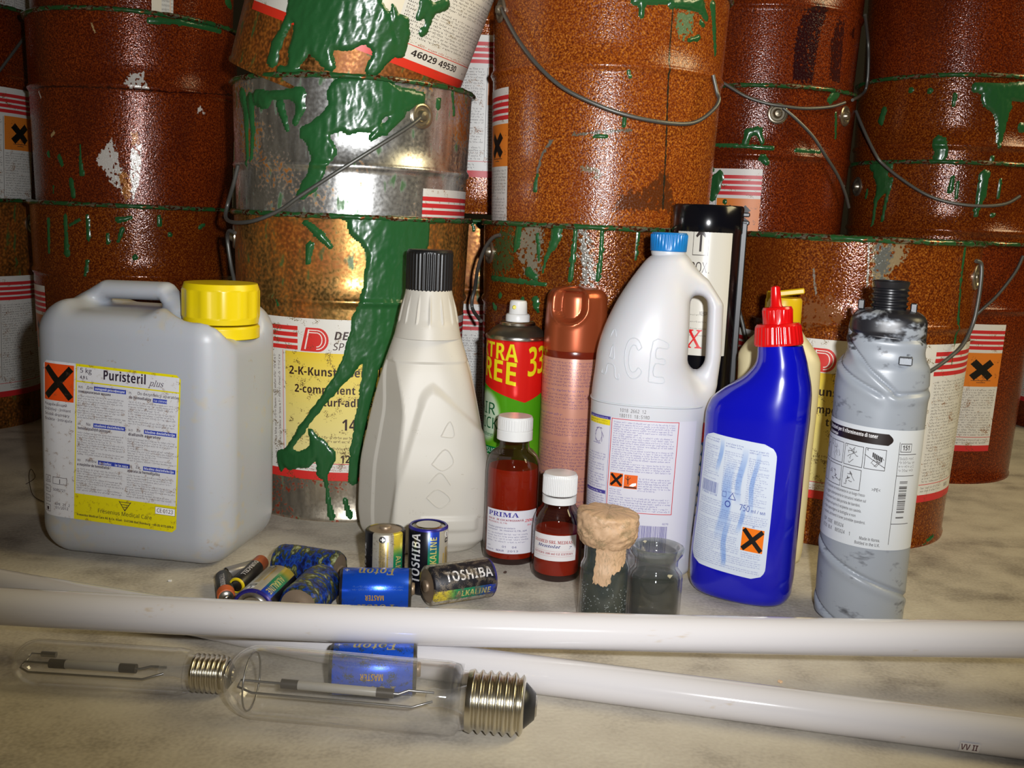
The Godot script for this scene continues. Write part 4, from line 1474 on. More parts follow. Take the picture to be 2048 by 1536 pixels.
func white_bottle():
	var t := thing("bleach_bottle", "off-white bottle with a conical body and a ribbed black cap", "bottle", Vector3(-0.0842, 0, -0.992), 4.9 + 4.0)
	var K := []
	for r in [[0.0, 0.0505, 3.0], [0.004, 0.057, 3.4], [0.016, 0.0635, 4.0], [0.035, 0.0655, 4.0], [0.0746, 0.0645, 4.0], [0.1137, 0.058, 4.0], [0.1394, 0.0525, 3.6], [0.1752, 0.0436, 3.0], [0.1904, 0.0386, 2.5], [0.2085, 0.0325, 2.05]]:
		var f: float = 1.0 + 0.03 * clampf((r[2] - 2.0) / 2.0, 0, 1)
		K.append([r[0], 0.0, 0.0, r[1] / f, r[1] / f * 0.8, r[2]])
	var emb := func(a, y):
		var p: Vector3 = loft_point(K, a, y)
		var o := 0.0
		# flat facet down the flank
		var c: float = key_at(K, y)[3] * lerpf(0.78, 1.02, smoothstep(0.13, 0.2, y))
		var fx := p.x * sin(-1.08) + p.z * cos(-1.08)
		if fx > c:
			o -= (fx - c) / maxf(0.3, (sin(a) * sin(-1.08) + cos(a) * cos(-1.08)))
		if cos(a) < 0.2 or y > 0.185:
			return o
		var xl := lerpf(-0.040, -0.008, clampf((y - 0.03) / 0.115, 0, 1))
		var d: float = -smax(-(p.x - xl), -(0.166 - y - 0.9 * maxf(0.0, p.x - 0.004)), 0.026)
		o += -0.0014 + 0.0027 * smoothstep(-0.004, 0.005, minf(d, y - 0.010))
		var b: float = maxf(absf(y - 0.033) - 0.005, absf(p.x - 0.022) - 0.024)
		return o + 0.002 * (1.0 - smoothstep(-0.001, 0.004, b))
	var im := blank(512, 512, rgb(194, 189, 178))
	grime(im, 0.22, rgb(128, 112, 92), 0.03, 71)
	var m := mat(Color.WHITE, 0.45)
	m.albedo_texture = tex(im)
	var mb := MB.new()
	loft(mb, K, 160, 150, emb)
	obj("body", mb.mesh(), m, t)
	# moulded scroll in low relief on the front panel
	var marks := MB.new()
	for q in [[0.012, 0.118, 0.020, 0.132, 0.024, 0.118, 0.012, 0.118], [0.004, 0.092, 0.016, 0.106, 0.024, 0.094, 0.014, 0.086, 0.004, 0.092], [0.002, 0.074, 0.012, 0.084, 0.022, 0.072], [0.0, 0.060, 0.010, 0.068, 0.022, 0.058, 0.012, 0.050, 0.0, 0.060]]:
		var pts := []
		for j in range(0, q.size(), 2):
			var z := 0.05
			var a := atan2(q[j], z)
			for it in 6:
				a = atan2(q[j], loft_point(K, a, q[j + 1]).z)
			pts.append(loft_point(K, a, q[j + 1], 0.0017))
		sweep(marks, pts, 0.0005, 6, 5)
	obj("embossed_mark", marks.mesh(), m, t)
	var neck := MB.new()
	surf(neck, 224, 14, func(u, v):
		var a: float = u * TAU - PI
		var y: float = lerpf(0.2075, 0.2535, v)
		var r: float = lerpf(0.0326, 0.0292, (y - 0.2075) / 0.016) if y < 0.2235 else lerpf(0.0284, 0.0222, (y - 0.2235) / 0.03)
		if y > 0.2235 and y < 0.2505:
			r += 0.0016 * pow(maxf(0.0, cos(a * 14)), 14.0) * clampf((0.2505 - y) / 0.014, 0, 1)
		return Vector3(sin(a) * r, y, cos(a) * r), true)
	obj("collar", neck.mesh(), m, t)
	obj("cap", ribbed(v2([0.0, 0.252, 0.0222, 0.252, 0.0222, 0.2895, 0.0208, 0.2915, 0.0, 0.2915]), 36, 0.0004, 0.254, 0.288, Transform3D(Basis(), Vector3(0, 0, 0))), M.black, t)


func sprays():
	# air freshener
	var t := thing("aerosol_can", "green and red aerosol can with a white nozzle and yellow lettering", "spray can", Vector3(0.0030, 0, -1.040), 0.0)
	t.scale = Vector3(1.02, 1.0, 1.02)
	var w := 1024
	var h := 1024
	var im := blank(w, h, rgb(96, 172, 24))
	var gl := Image.create_empty(w, h, false, Image.FORMAT_RGBA8)
	for y in range(220, h):
		im.fill_rect(Rect2i(0, y, w, 1), rgb(80, 160, 20).lerp(rgb(150, 200, 60), clampf((y - 420) / 400.0, 0, 1)))
	for cx in [332, 800]:   # pale round panel behind the brand lettering
		for y in range(250, 560):
			for x in range(cx - 130, cx + 130):
				var d := Vector2((x - cx) / 120.0, (y - 395) / 150.0).length()
				if d < 1.0:
					im.set_pixel(x, y, rgb(206, 226, 196).lerp(im.get_pixel(x, y), smoothstep(0.72, 1.0, d)))
	var dg := rgb(20, 96, 50)
	for cx in [332, 800]:
		put(im, "AIR", cx - 90, 390, 84, dg, "sans", 170)
		put(im, "WICK", cx - 100, 462, 78, dg, "sans", 200)
		put(im, "freshener", cx - 40, 500, 28, dg, "sans", 110)
	im.fill_rect(Rect2i(190, 548, 330, 40), rgb(10, 120, 60))
	put(im, "HONEYSUCKLE", 230, 582, 32, Color.WHITE, "sans", 250)
	im.fill_rect(Rect2i(190, 590, 320, 130), rgb(224, 232, 214))
	small_print(im, 200, 596, 300, 120, 20, dg, 0.2)
	small_print(im, 200, 740, 600, 240, 22, dg, 0.2)
	poly(im, [Vector2(0, 0), Vector2(w, 0), Vector2(w, 130), Vector2(860, 200), Vector2(568, 312), Vector2(300, 236), Vector2(0, 190)], rgb(222, 28, 22))
	im.fill_rect(Rect2i(0, 0, w, 10), rgb(190, 20, 16))
	var yl := rgb(240, 226, 30)
	var e := blank(330, 250, Color(0, 0, 0, 0))
	put(e, "EXTRA", 0, 96, 124, yl, "bold", 326)
	put(e, "FREE", 14, 220, 164, yl, "bold", 314)
	for x in 330:   # the lettering follows the slanting edge
		var c := e.get_region(Rect2i(x, 0, 1, 250))
		c.resize(1, int(196 + x * 0.17), Image.INTERPOLATE_BILINEAR)
		im.blend_rect(c, Rect2i(Vector2i.ZERO, c.get_size()), Vector2i(200 + x, 12 + int(x * 0.03)))
	e = blank(230, 260, Color(0, 0, 0, 0))
	put(e, "33%", 0, 190, 190, yl, "bold", 226)
	e.resize(230, 330)
	for x in 230:
		var c := e.get_region(Rect2i(x, 20, 1, 310))
		c.resize(1, int(270 - x * 0.3), Image.INTERPOLATE_BILINEAR)
		im.blend_rect(c, Rect2i(Vector2i.ZERO, c.get_size()), Vector2i(574 + x, 4))
	obj("body", turned(v2([0.0, 0.003, 0.027, 0.003, 0.029, 0.0, 0.0303, 0.003, 0.0303, 0.2045, 0.0292, 0.2055]), 64, Vector2(0, 0.2052)), printed(im, 0.22, 0.25), t)
	obj("rim", turned(v2([0.0292, 0.204, 0.0312, 0.2045, 0.0316, 0.2065, 0.0306, 0.2085, 0.029, 0.2085]), 64), M.tin, t)
	obj("dome", turned(v2([0.0295, 0.2075, 0.027, 0.2115, 0.0225, 0.2155, 0.0175, 0.2185, 0.0172, 0.2185]), 64), mat(rgb(120, 114, 100), 0.35, 0.9), t)
	obj("valve_cup", turned(v2([0.0178, 0.2175, 0.0180, 0.2205, 0.0165, 0.222, 0.0125, 0.222, 0.0, 0.222]), 48), M.tin, t)
	var mb := MB.new()
	lathe(mb, v2([0.0, 0.2205, 0.0118, 0.2205, 0.0121, 0.222, 0.0121, 0.2275, 0.0113, 0.2290, 0.0095, 0.2294, 0.0092, 0.2298, 0.0086, 0.2405, 0.0078, 0.2425, 0.004, 0.2412, 0.0, 0.2408]), 40)
	obj("nozzle", mb.mesh(), M.cap_white, t)
	mb = MB.new()
	lathe(mb, v2([0.0, 0.0008, 0.0016, 0.0008, 0.0022, 0.0, 0.0022, -0.001]), 16, Transform3D(Basis(Vector3.RIGHT, deg_to_rad(90)) * Basis(), Vector3(-0.0038, 0.2362, 0.0080)))
	obj("spray_orifice", mb.mesh(), mat(rgb(216, 204, 20), 0.4), t)

	# copper-coloured can
	t = thing("aerosol_can", "copper brown aerosol can with a recessed cap and a pink text label", "spray can", Vector3(0.061, 0, -1.017), -3.4)
	im = blank(1024, 1024, rgb(196, 138, 118))
	var pur := rgb(84, 54, 110)
	var y0 := 14
	while y0 < 1000:
		var hh := rng.randi_range(90, 170)
		small_print(im, 10, y0, 1000, hh, 17, pur, 0.15, 9)
		y0 += hh + 26
		small_print(im, rng.randi_range(40, 500), y0 - 24, 220, 20, 19, rgb(60, 50, 140), 0.1)
	im.fill_rect(Rect2i(0, 0, 1024, 5), rgb(96, 30, 16))
	for x in [300, 700]:
		im.fill_rect(Rect2i(x, 0, 5, 1024), rgb(120, 50, 30))
	stroke(im, [Vector2(560, 830), Vector2(620, 900), Vector2(500, 900), Vector2(560, 830)], 7, pur)
	obj("body", turned(v2([0.0, 0.002, 0.029, 0.002, 0.0302, 0.0, 0.0311, 0.003, 0.0311, 0.192, 0.0309, 0.193]), 64, Vector2(0, 0.193)), printed(im, 0.3, 0.2), t)
	obj("band", turned(v2([0.0305, 0.1905, 0.0313, 0.193, 0.0313, 0.1985, 0.0305, 0.2005]), 64), mat(rgb(104, 30, 14), 0.2), t)
	mb = MB.new()
	var P := [Vector2(0.0308, 0.199), Vector2(0.0313, 0.2005), Vector2(0.0311, 0.215), Vector2(0.0306, 0.232), Vector2(0.0298, 0.248), Vector2(0.0285, 0.2535), Vector2(0.0255, 0.2575), Vector2(0.020, 0.2595), Vector2(0.012, 0.2605), Vector2(0.0, 0.261)]
	surf(mb, 144, 72, func(u, v):
		var a: float = u * TAU - PI
		var s: float = v * (P.size() - 1)
		var j := mini(int(s), P.size() - 2)
		var q: Vector2 = (P[j] as Vector2).cubic_interpolate(P[j + 1], P[maxi(j - 1, 0)], P[mini(j + 2, P.size() - 1)], s - j)
		var dx: float = (a + 0.26) / 0.60
		var dy: float = minf(0.0, (q.y - 0.2425) / 0.0165)
		var e2 := sqrt(dx * dx + dy * dy)
		var cut := 0.0085 * (1.0 - smoothstep(0.80, 1.0, e2)) * (1.0 if q.y < 0.2575 else 0.5)
		var lip := 0.0009 * exp(-pow((e2 - 1.08) * 9.0, 2.0)) * (1.0 if q.y < 0.256 else 0.0)
		q.x = maxf(0.0, q.x - cut * clampf(q.x / 0.012, 0, 1) + lip)
		q.y -= cut * 0.3 * clampf((q.y - 0.255) / 0.006, 0, 1)
		return Vector3(sin(a) * q.x, q.y, cos(a) * q.x), true)
	obj("cap", mb.mesh(), mat(rgb(168, 82, 48), 0.3, 0.55), t)


# ---------------------------------------------------------------- bleach jug
func jug_sdf(p: Vector3) -> float:
	var y := p.y
	# flattened body, drawn in to the neck
	var hw := 0.0
	var hd := 0.0
	var cx := 0.0
	if y < 0.165:
		hw = 0.0508 + 0.0155 * y
		hd = 0.043 + 0.006 * y
		cx = -0.002 + 0.0125 * maxf(y - 0.08, 0.0)
	elif y < 0.2:
		var t := (y - 0.165) / 0.035
		hw = lerpf(0.0533, 0.0435, smoothstep(0, 1, t))
		hd = 0.044
		cx = lerpf(-0.001, -0.0085, smoothstep(0, 1, t))
	else:
		var t := clampf((y - 0.2) / 0.0985, 0, 1)
		var c := pow(t, 1.9)
		hw = lerpf(0.0435, 0.0158, c)
		hd = lerpf(0.044, 0.0158, pow(t, 2.3))
		cx = lerpf(-0.0085, 0.0088, pow(t, 1.4))
	var n := lerpf(2.5, 2.0, clampf((y - 0.2) / 0.09, 0, 1))
	var q := pow(pow(absf(p.x - cx) / hw, n) + pow(absf(p.z) / hd, n), 1.0 / n)
	var d := (q - 1.0) * minf(hw, hd) * 0.85
	d = smax(d, maxf(-y, y - 0.3005), 0.010)
	# handle
	var z := p.z * 0.8
	var h := Vector3(p.x, y, z)
	var g := minf(seg3(h, Vector3(0.014, 0.287, 0), Vector3(0.040, 0.2705, 0)), seg3(h, Vector3(0.040, 0.2705, 0), Vector3(0.0525, 0.253, 0)))
	g = minf(g, seg3(h, Vector3(0.0525, 0.253, 0), Vector3(0.0538, 0.21, 0)))
	g = minf(g, minf(seg3(h, Vector3(0.0538, 0.21, 0), Vector3(0.052, 0.182, 0)), seg3(h, Vector3(0.052, 0.182, 0), Vector3(0.042, 0.160, 0)))) - 0.0088
	d = smin(d, g, 0.016)
	# finger hole
	var e := Vector2(p.x - clampf(0.0395 + (0.25 - y) * 0.02, 0.03, 0.045), y - clampf(y, 0.205, 0.255)).length() - 0.0068
	return smax(d, -e, 0.008)


func jug():
	var t := thing("bleach_jug", "large white bleach jug with a moulded side handle and a blue cap", "bottle", Vector3(0.1291, 0, -0.9446), -7.8)
	var m := mat(rgb(202, 202, 206), 0.42, 0.0, {"subsurf_scatter_enabled": true, "subsurf_scatter_strength": 0.1})
	obj("body", nets(jug_sdf, Vector3(-0.062, -0.006, -0.052), Vector3(0.07, 0.308, 0.052), 0.003), m, t)
	var x := Transform3D(Basis(), Vector3(0.0083, 0, 0))
	obj("neck", turned_at(v2([0.0150, 0.297, 0.0158, 0.3, 0.0150, 0.303, 0.0, 0.303]), 40, x), m, t)
	obj("cap", ribbed(v2([0.0, 0.3012, 0.0165, 0.3012, 0.0165, 0.3165, 0.0155, 0.3180, 0.0, 0.3180]), 34, 0.0005, 0.3025, 0.316, x), mat(rgb(20, 116, 186), 0.35), t)
	# raised seam line round the waist, and the moulded name
	var K := []
	for y in [0.0, 0.04, 0.08, 0.12, 0.165]:
		K.append([y, -0.002 + 0.0125 * maxf(y - 0.08, 0.0), 0.0, (0.0508 + 0.0155 * y), (0.043 + 0.006 * y), 2.5])
	var ring := []
	for j in 65:
		ring.append(loft_point(K, TAU * j / 64, 0.1638, 0.0))
	obj("waist_seam", swept(ring, 0.0011, 6, 1), m, t)
	var L := MB.new()
	for q in [[-0.0425, 0.190, -0.0355, 0.226, -0.0315, 0.226, -0.0265, 0.189, -0.0300, 0.189, -0.0312, 0.198, -0.0372, 0.199, -0.0390, 0.190, -0.0425, 0.190], [-0.0360, 0.2055, -0.0318, 0.205, -0.0335, 0.217, -0.0360, 0.2055],
			[-0.0075, 0.2165, -0.0105, 0.2225, -0.0150, 0.2245, -0.0195, 0.2215, -0.0220, 0.2130, -0.0218, 0.2020, -0.0190, 0.1925, -0.0145, 0.1885, -0.0095, 0.1900, -0.0065, 0.1950, -0.0095, 0.1985, -0.0120, 0.1950, -0.0155, 0.1950, -0.0180, 0.2010, -0.0182, 0.2110, -0.0160, 0.2175, -0.0130, 0.2180, -0.0105, 0.2140, -0.0075, 0.2165],
			[0.0, 0.1865, 0.0020, 0.2225, 0.0150, 0.2215, 0.0148, 0.2165, 0.0060, 0.2170, 0.0055, 0.2080, 0.0130, 0.2075, 0.0127, 0.2025, 0.0050, 0.2030, 0.0043, 0.1920, 0.0130, 0.1910, 0.0127, 0.1855, 0.0, 0.1865]]:
		var pts := []
		for j in range(0, q.size(), 2):
			var p := Vector3(q[j] - 0.002, q[j + 1], 0.06)
			for it in 30:
				p.z -= jug_sdf(p) * 0.9
			pts.append(p)
		sweep(L, pts, 0.00055, 6, 3)
	obj("embossed_name", L.mesh(), m, t)
	# printed back label
	var w := 1000
	var h := 1300
	var im := blank(w, h, rgb(210, 208, 216))
	var pur := rgb(70, 62, 140)
	var red := rgb(196, 52, 60)
	im.fill_rect(Rect2i(0, 0, 255, 28), pur)
	im.fill_rect(Rect2i(0, 30, 255, 52), rgb(226, 206, 30))
	small_print(im, 20, 6, 220, 20, 18, Color.WHITE)
	small_print(im, 20, 34, 220, 44, 22, rgb(90, 70, 40))
	for j in 26:   # a line drawing of a bleached garment
		var a := rng.randf() * TAU
		stroke(im, [Vector2(140 + cos(a) * 40, 180 + sin(a) * 70), Vector2(150 + cos(a + 1.2) * 50, 190 + sin(a + 1.1) * 80)], 3, rgb(120, 110, 150))
	stroke(im, [Vector2(80, 262), Vector2(170, 262)], 4, pur)
	small_print(im, 10, 340, 235, 340, 24, pur, 0.4, 4)
	im.fill_rect(Rect2i(0, 690, 252, 34), pur)
	small_print(im, 20, 696, 200, 24, 22, Color.WHITE)
	small_print(im, 10, 730, 235, 180, 22, pur, 0.3)
	im.fill_rect(Rect2i(256, 0, 3, 1000), rgb(120, 110, 160))
	frame(im, 268, 6, 560, 860, 6, red)
	small_print(im, 290, 24, 510, 480, 21, pur, 0.15, 6)
	hazard(im, 288, 508, 112, 128, rgb(226, 96, 20), 0.34)
	im.fill_rect(Rect2i(410, 514, 112, 128), rgb(226, 96, 20))
	stroke(im, [Vector2(440, 530), Vector2(445, 600)], 7, rgb(50, 30, 20))   # dead tree and fish
	stroke(im, [Vector2(425, 548), Vector2(443, 566), Vector2(462, 540)], 5, rgb(50, 30, 20))
	poly(im, [Vector2(455, 618), Vector2(480, 592), Vector2(512, 584), Vector2(514, 606), Vector2(490, 620)], Color.WHITE)
	im.fill_rect(Rect2i(414, 624, 104, 12), rgb(40, 26, 24))
	small_print(im, 530, 530, 270, 140, 22, pur, 0.2)
	small_print(im, 290, 650, 110, 60, 20, pur, 0.4)
	small_print(im, 290, 716, 520, 140, 22, pur, 0.1, 4)
	stroke(im, [Vector2(330, 890), Vector2(378, 980), Vector2(282, 980), Vector2(330, 890)], 8, pur)
	put(im, "S", 318, 944, 36, pur, "bold")
	put(im, "M", 306, 976, 40, pur, "bold")
	put(im, "1002", 306, 1008, 24, pur)
	put(im, "8001470", 470, 960, 24, pur)
	put(im, "0270", 750, 962, 24, pur)
	bars(im, 470, 976, 330, 250, pur)
	put(im, "8 001480 014231", 480, 1258, 30, pur, "mono", 310)
	obj("back_label", loft_label(K, deg_to_rad(-70), deg_to_rad(56), 0.0215, 0.1515, 0.0007, 0.0, 56, 20), printed(im, 0.38), t)
	var fr := blank(256, 512, rgb(26, 92, 176))
	fr.fill_rect(Rect2i(0, 0, 256, 90), rgb(200, 24, 40))
	for j in 9:
		for yy in range(95 + j * 46, 141 + j * 46):
			fr.fill_rect(Rect2i(0, yy, int(26 * sin(PI * (yy - 95 - j * 46) / 46.0)), 1), rgb(226, 226, 232))
	obj("front_label", loft_label(K, deg_to_rad(70), deg_to_rad(150), 0.04, 0.148, 0.0007, 0.0, 24, 16), printed(fr, 0.35), t)
	var lot := blank(512, 180, rgb(202, 202, 206))
	put(lot, "1018 2662 12", 14, 74, 72, rgb(74, 70, 70), "mono", 430)
	put(lot, "180111 18:51RO", 10, 154, 72, rgb(74, 70, 70), "mono", 490)
	obj("lot_code", loft_label(K, deg_to_rad(-32), deg_to_rad(4), 0.1505, 0.1615, 0.0004, 0.0, 16, 6), printed(lot, 0.42), t)


func turned_at(p: Array, seg: int, x: Transform3D) -> ArrayMesh:
	var mb := MB.new()
	lathe(mb, p, seg, x)
	return mb.mesh()


func toner_tube():
	var t := thing("toner_tube", "tall glossy black copier toner tube with a white label, behind the white jug", "toner cartridge", Vector3(0.1895, 0, -1.045), -10.5)
	var bk := mat(rgb(12, 12, 18), 0.16)
	var rail := mat(rgb(12, 12, 16), 0.4)
	obj("body", turned(v2([0.0, 0.0, 0.033, 0.0, 0.0345, 0.002, 0.0345, 0.318, 0.0352, 0.320, 0.0352, 0.344, 0.0335, 0.346, 0.0, 0.346]), 64), bk, t)
	var mb := MB.new()
	box(mb, Vector3(0.0355, 0.166, -0.002), Vector3(0.004, 0.166, 0.004), 0.001)
	for k in 2:
		box(mb, Vector3(0.0365, 0.338 - k * 0.008, -0.002), Vector3(0.0045, 0.0022, 0.004), 0.001)
	obj("side_rail", mb.mesh(), rail, t)
	var w := 660
	var h := 1000
	var im := blank(w, h, rgb(214, 210, 198))
	var ink := rgb(50, 40, 38)
	frame(im, 210, 40, 170, 230, 5, ink)
	stroke(im, [Vector2(295, 80), Vector2(295, 230)], 24, ink)
	poly(im, [Vector2(295, 66), Vector2(352, 128), Vector2(340, 142), Vector2(295, 112), Vector2(250, 142), Vector2(238, 128)], ink)
	put(im, "XEROX", 84, 400, 104, ink, "sans", 300)
	put(im, ".", 390, 400, 60, ink)
	put(im, "Toner", 92, 500, 76, ink, "serif", 200)
	for k in 4:
		small_print(im, 120, 690 + k * 50, 300, 34, 18, ink, 0.3, 3)
	put(im, "XEROX", 330, 700, 30, ink, "sans")
	put(im, "X", 200, 960, 190, rgb(214, 24, 30), "serif", 190)
	obj("label", wrapped(0.0354, 0.0349, -52, 46, 0.198, 0.333, 32, 4), printed(im, 0.3), t)


func cream_bottle():
	var t := thing("cleaner_bottle", "cream plastic bottle with a yellow flip spout behind the blue bottle", "bottle", Vector3(0.2573, 0, -0.986), -14.5)
	var K := [[0.0, 0, 0, 0.030, 0.020, 2.6], [0.004, 0, 0, 0.036, 0.026, 2.8], [0.02, 0, 0, 0.038, 0.028, 3.0], [0.10, 0, 0, 0.0385, 0.028, 3.0], [0.1794, 0.001, 0, 0.0388, 0.028, 3.0], [0.2016, 0, 0, 0.0387, 0.027, 2.8], [0.2065, -0.0008, 0, 0.0372, 0.026, 2.6], [0.216, -0.0012, 0, 0.031, 0.0235, 2.3], [0.2286, -0.0005, 0, 0.0205, 0.019, 2.0], [0.236, 0, 0, 0.0166, 0.0166, 2.0]]
	var mb := MB.new()
	loft(mb, K, 72, 60)
	obj("body", mb.mesh(), mat(rgb(214, 202, 160), 0.4), t)
	var y := mat(rgb(214, 176, 14), 0.35)
	obj("cap", turned(v2([0.0, 0.2335, 0.0172, 0.2335, 0.0174, 0.24, 0.0172, 0.2585, 0.0160, 0.261, 0.0, 0.261]), 48), y, t)
	mb = MB.new()
	box(mb, Vector3(0.004, 0.0, 0.0), Vector3(0.0145, 0.0026, 0.006), 0.001, Transform3D(Basis(Vector3.BACK, deg_to_rad(10)), Vector3(0, 0.2655, 0.004)))
	box(mb, Vector3(-0.0135, 0.2615, 0.004), Vector3(0.003, 0.005, 0.005), 0.001)
	obj("flip_spout", mb.mesh(), y, t)


func blue_bottle():
	var t := thing("toilet_cleaner_bottle", "glossy blue toilet cleaner bottle with a bent neck and red nozzle", "bottle", Vector3(0.2175, 0, -0.878), -31.0)
	var K := [[0.0, -0.006, 0, 0.036, 0.022, 2.3], [0.0025, -0.006, 0, 0.0415, 0.0275, 2.4], [0.010, -0.006, 0, 0.0447, 0.031, 2.5], [0.031, -0.006, 0, 0.0457, 0.032, 2.5], [0.0853, -0.0045, 0, 0.0445, 0.0315, 2.5], [0.1344, -0.0035, 0, 0.0440, 0.031, 2.5], [0.1627, -0.003, 0, 0.0445, 0.030, 2.5], [0.1748, -0.0015, 0, 0.0430, 0.029, 2.4], [0.1854, 0.0035, 0, 0.0380, 0.027, 2.3], [0.2015, 0.0125, 0, 0.0265, 0.0235, 2.1], [0.2121, 0.0145, 0, 0.0217, 0.0210, 2.0], [0.2285, 0.0118, 0, 0.0188, 0.0188, 2.0]]
	var mb := MB.new()
	loft(mb, K, 96, 110)
	obj("body", mb.mesh(), mat(rgb(10, 14, 168), 0.16, 0.0, {"clearcoat_enabled": true, "clearcoat": 0.5, "clearcoat_roughness": 0.05}), t)
	var red := mat(rgb(206, 12, 14), 0.22)
	var x := Transform3D(Basis(Vector3.BACK, deg_to_rad(7)), Vector3(0.0105, 0.2275, 0))
	obj("collar", ribbed(v2([0.0, 0.0, 0.0200, 0.0, 0.0203, 0.002, 0.0190, 0.0165, 0.0175, 0.0185, 0.0, 0.0186]), 30, 0.0003, 0.001, 0.016, x), red, t)
	obj("cap", ribbed(v2([0.0, 0.018, 0.0126, 0.018, 0.0126, 0.0305, 0.0118, 0.0325, 0.0, 0.0328]), 24, 0.0003, 0.019, 0.030, x), red, t)
	obj("nozzle", turned_at(v2([0.0066, 0.032, 0.0048, 0.034, 0.0042, 0.044, 0.0038, 0.0495, 0.0022, 0.0505, 0.0, 0.0505]), 24, x * Transform3D(Basis(), Vector3(-0.001, 0, 0))), red, t)
	var w := 820
	var h := 1240
	var im := blank(w, h, rgb(206, 214, 226))
	for k in [[230, 20, 60, 330], [330, 200, 130, 780], [470, 60, 80, 540], [380, 700, 70, 480], [600, 60, 60, 640], [520, 560, 60, 300], [390, 1000, 60, 200]]:   # runs of blue where the paper has soaked through
		for y in range(k[1], k[1] + k[3]):
			var s := sin(PI * (y - k[1]) / k[3])
			var cx: int = k[0] + int(14 * sin(y * 0.012)) + int((k[1] + k[3] - y) * 0.06)
			for xx in range(cx - k[2] / 2, cx + k[2] / 2):
				if xx > 0 and xx < w:
					var f: float = 1.0 - absf(xx - cx) / (k[2] * 0.5)
					im.set_pixel(xx, mini(y, h - 1), im.get_pixel(xx, mini(y, h - 1)).lerp(rgb(128, 160, 214), 0.75 * s * smoothstep(0, 0.5, f)))
	var ink := rgb(50, 66, 150)
	for c in 3:
		small_print(im, 40 + c * 256, 30 + c * 16, 190, 50, 22, ink, 0.2)
		small_print(im, 40 + c * 256, 100 + c * 20, 210, 320 + c * 60, 20, ink, 0.5, 3)
	bars(im, 40, 440, 220, 104, ink)
	put(im, "5 948003 011148", 40, 566, 24, ink, "mono", 220)
	stroke(im, [Vector2(420, 500), Vector2(456, 556), Vector2(384, 556), Vector2(420, 500)], 6, ink)
	frame(im, 310, 500, 46, 50, 4, ink)
	for j in 12:
		stroke(im, [Vector2(380 + cos(j * 0.52) * 26, 606 + sin(j * 0.52) * 26), Vector2(380 + cos(j * 0.52 + 0.4) * 26, 606 + sin(j * 0.52 + 0.4) * 26)], 9, ink)
	put(im, "750", 500, 640, 76, ink, "sans", 112)
	put(im, "ml / мл", 618, 640, 44, ink, "sans", 150)
	small_print(im, 40, 590, 300, 60, 20, ink)
	small_print(im, 30, 660, 760, 110, 19, ink, 0.1, 9)
	small_print(im, 30, 775, 500, 190, 19, ink, 0.3, 6)
	small_print(im, 30, 970, 760, 240, 19, ink, 0.2, 5)
	im.fill_rect(Rect2i(546, 776, 250, 276), rgb(206, 214, 226))
	hazard(im, 560, 780, 214, 214, rgb(236, 116, 10), 0.36)
	put(im, "Xi", 650, 774, 30, ink)
	small_print(im, 570, 1000, 190, 60, 20, ink, 0.1)
	obj("label", loft_label(K, deg_to_rad(-62), deg_to_rad(47), 0.029, 0.1475, 0.0004, 0.011, 44, 40, -0.004), printed(im, 0.3), t)


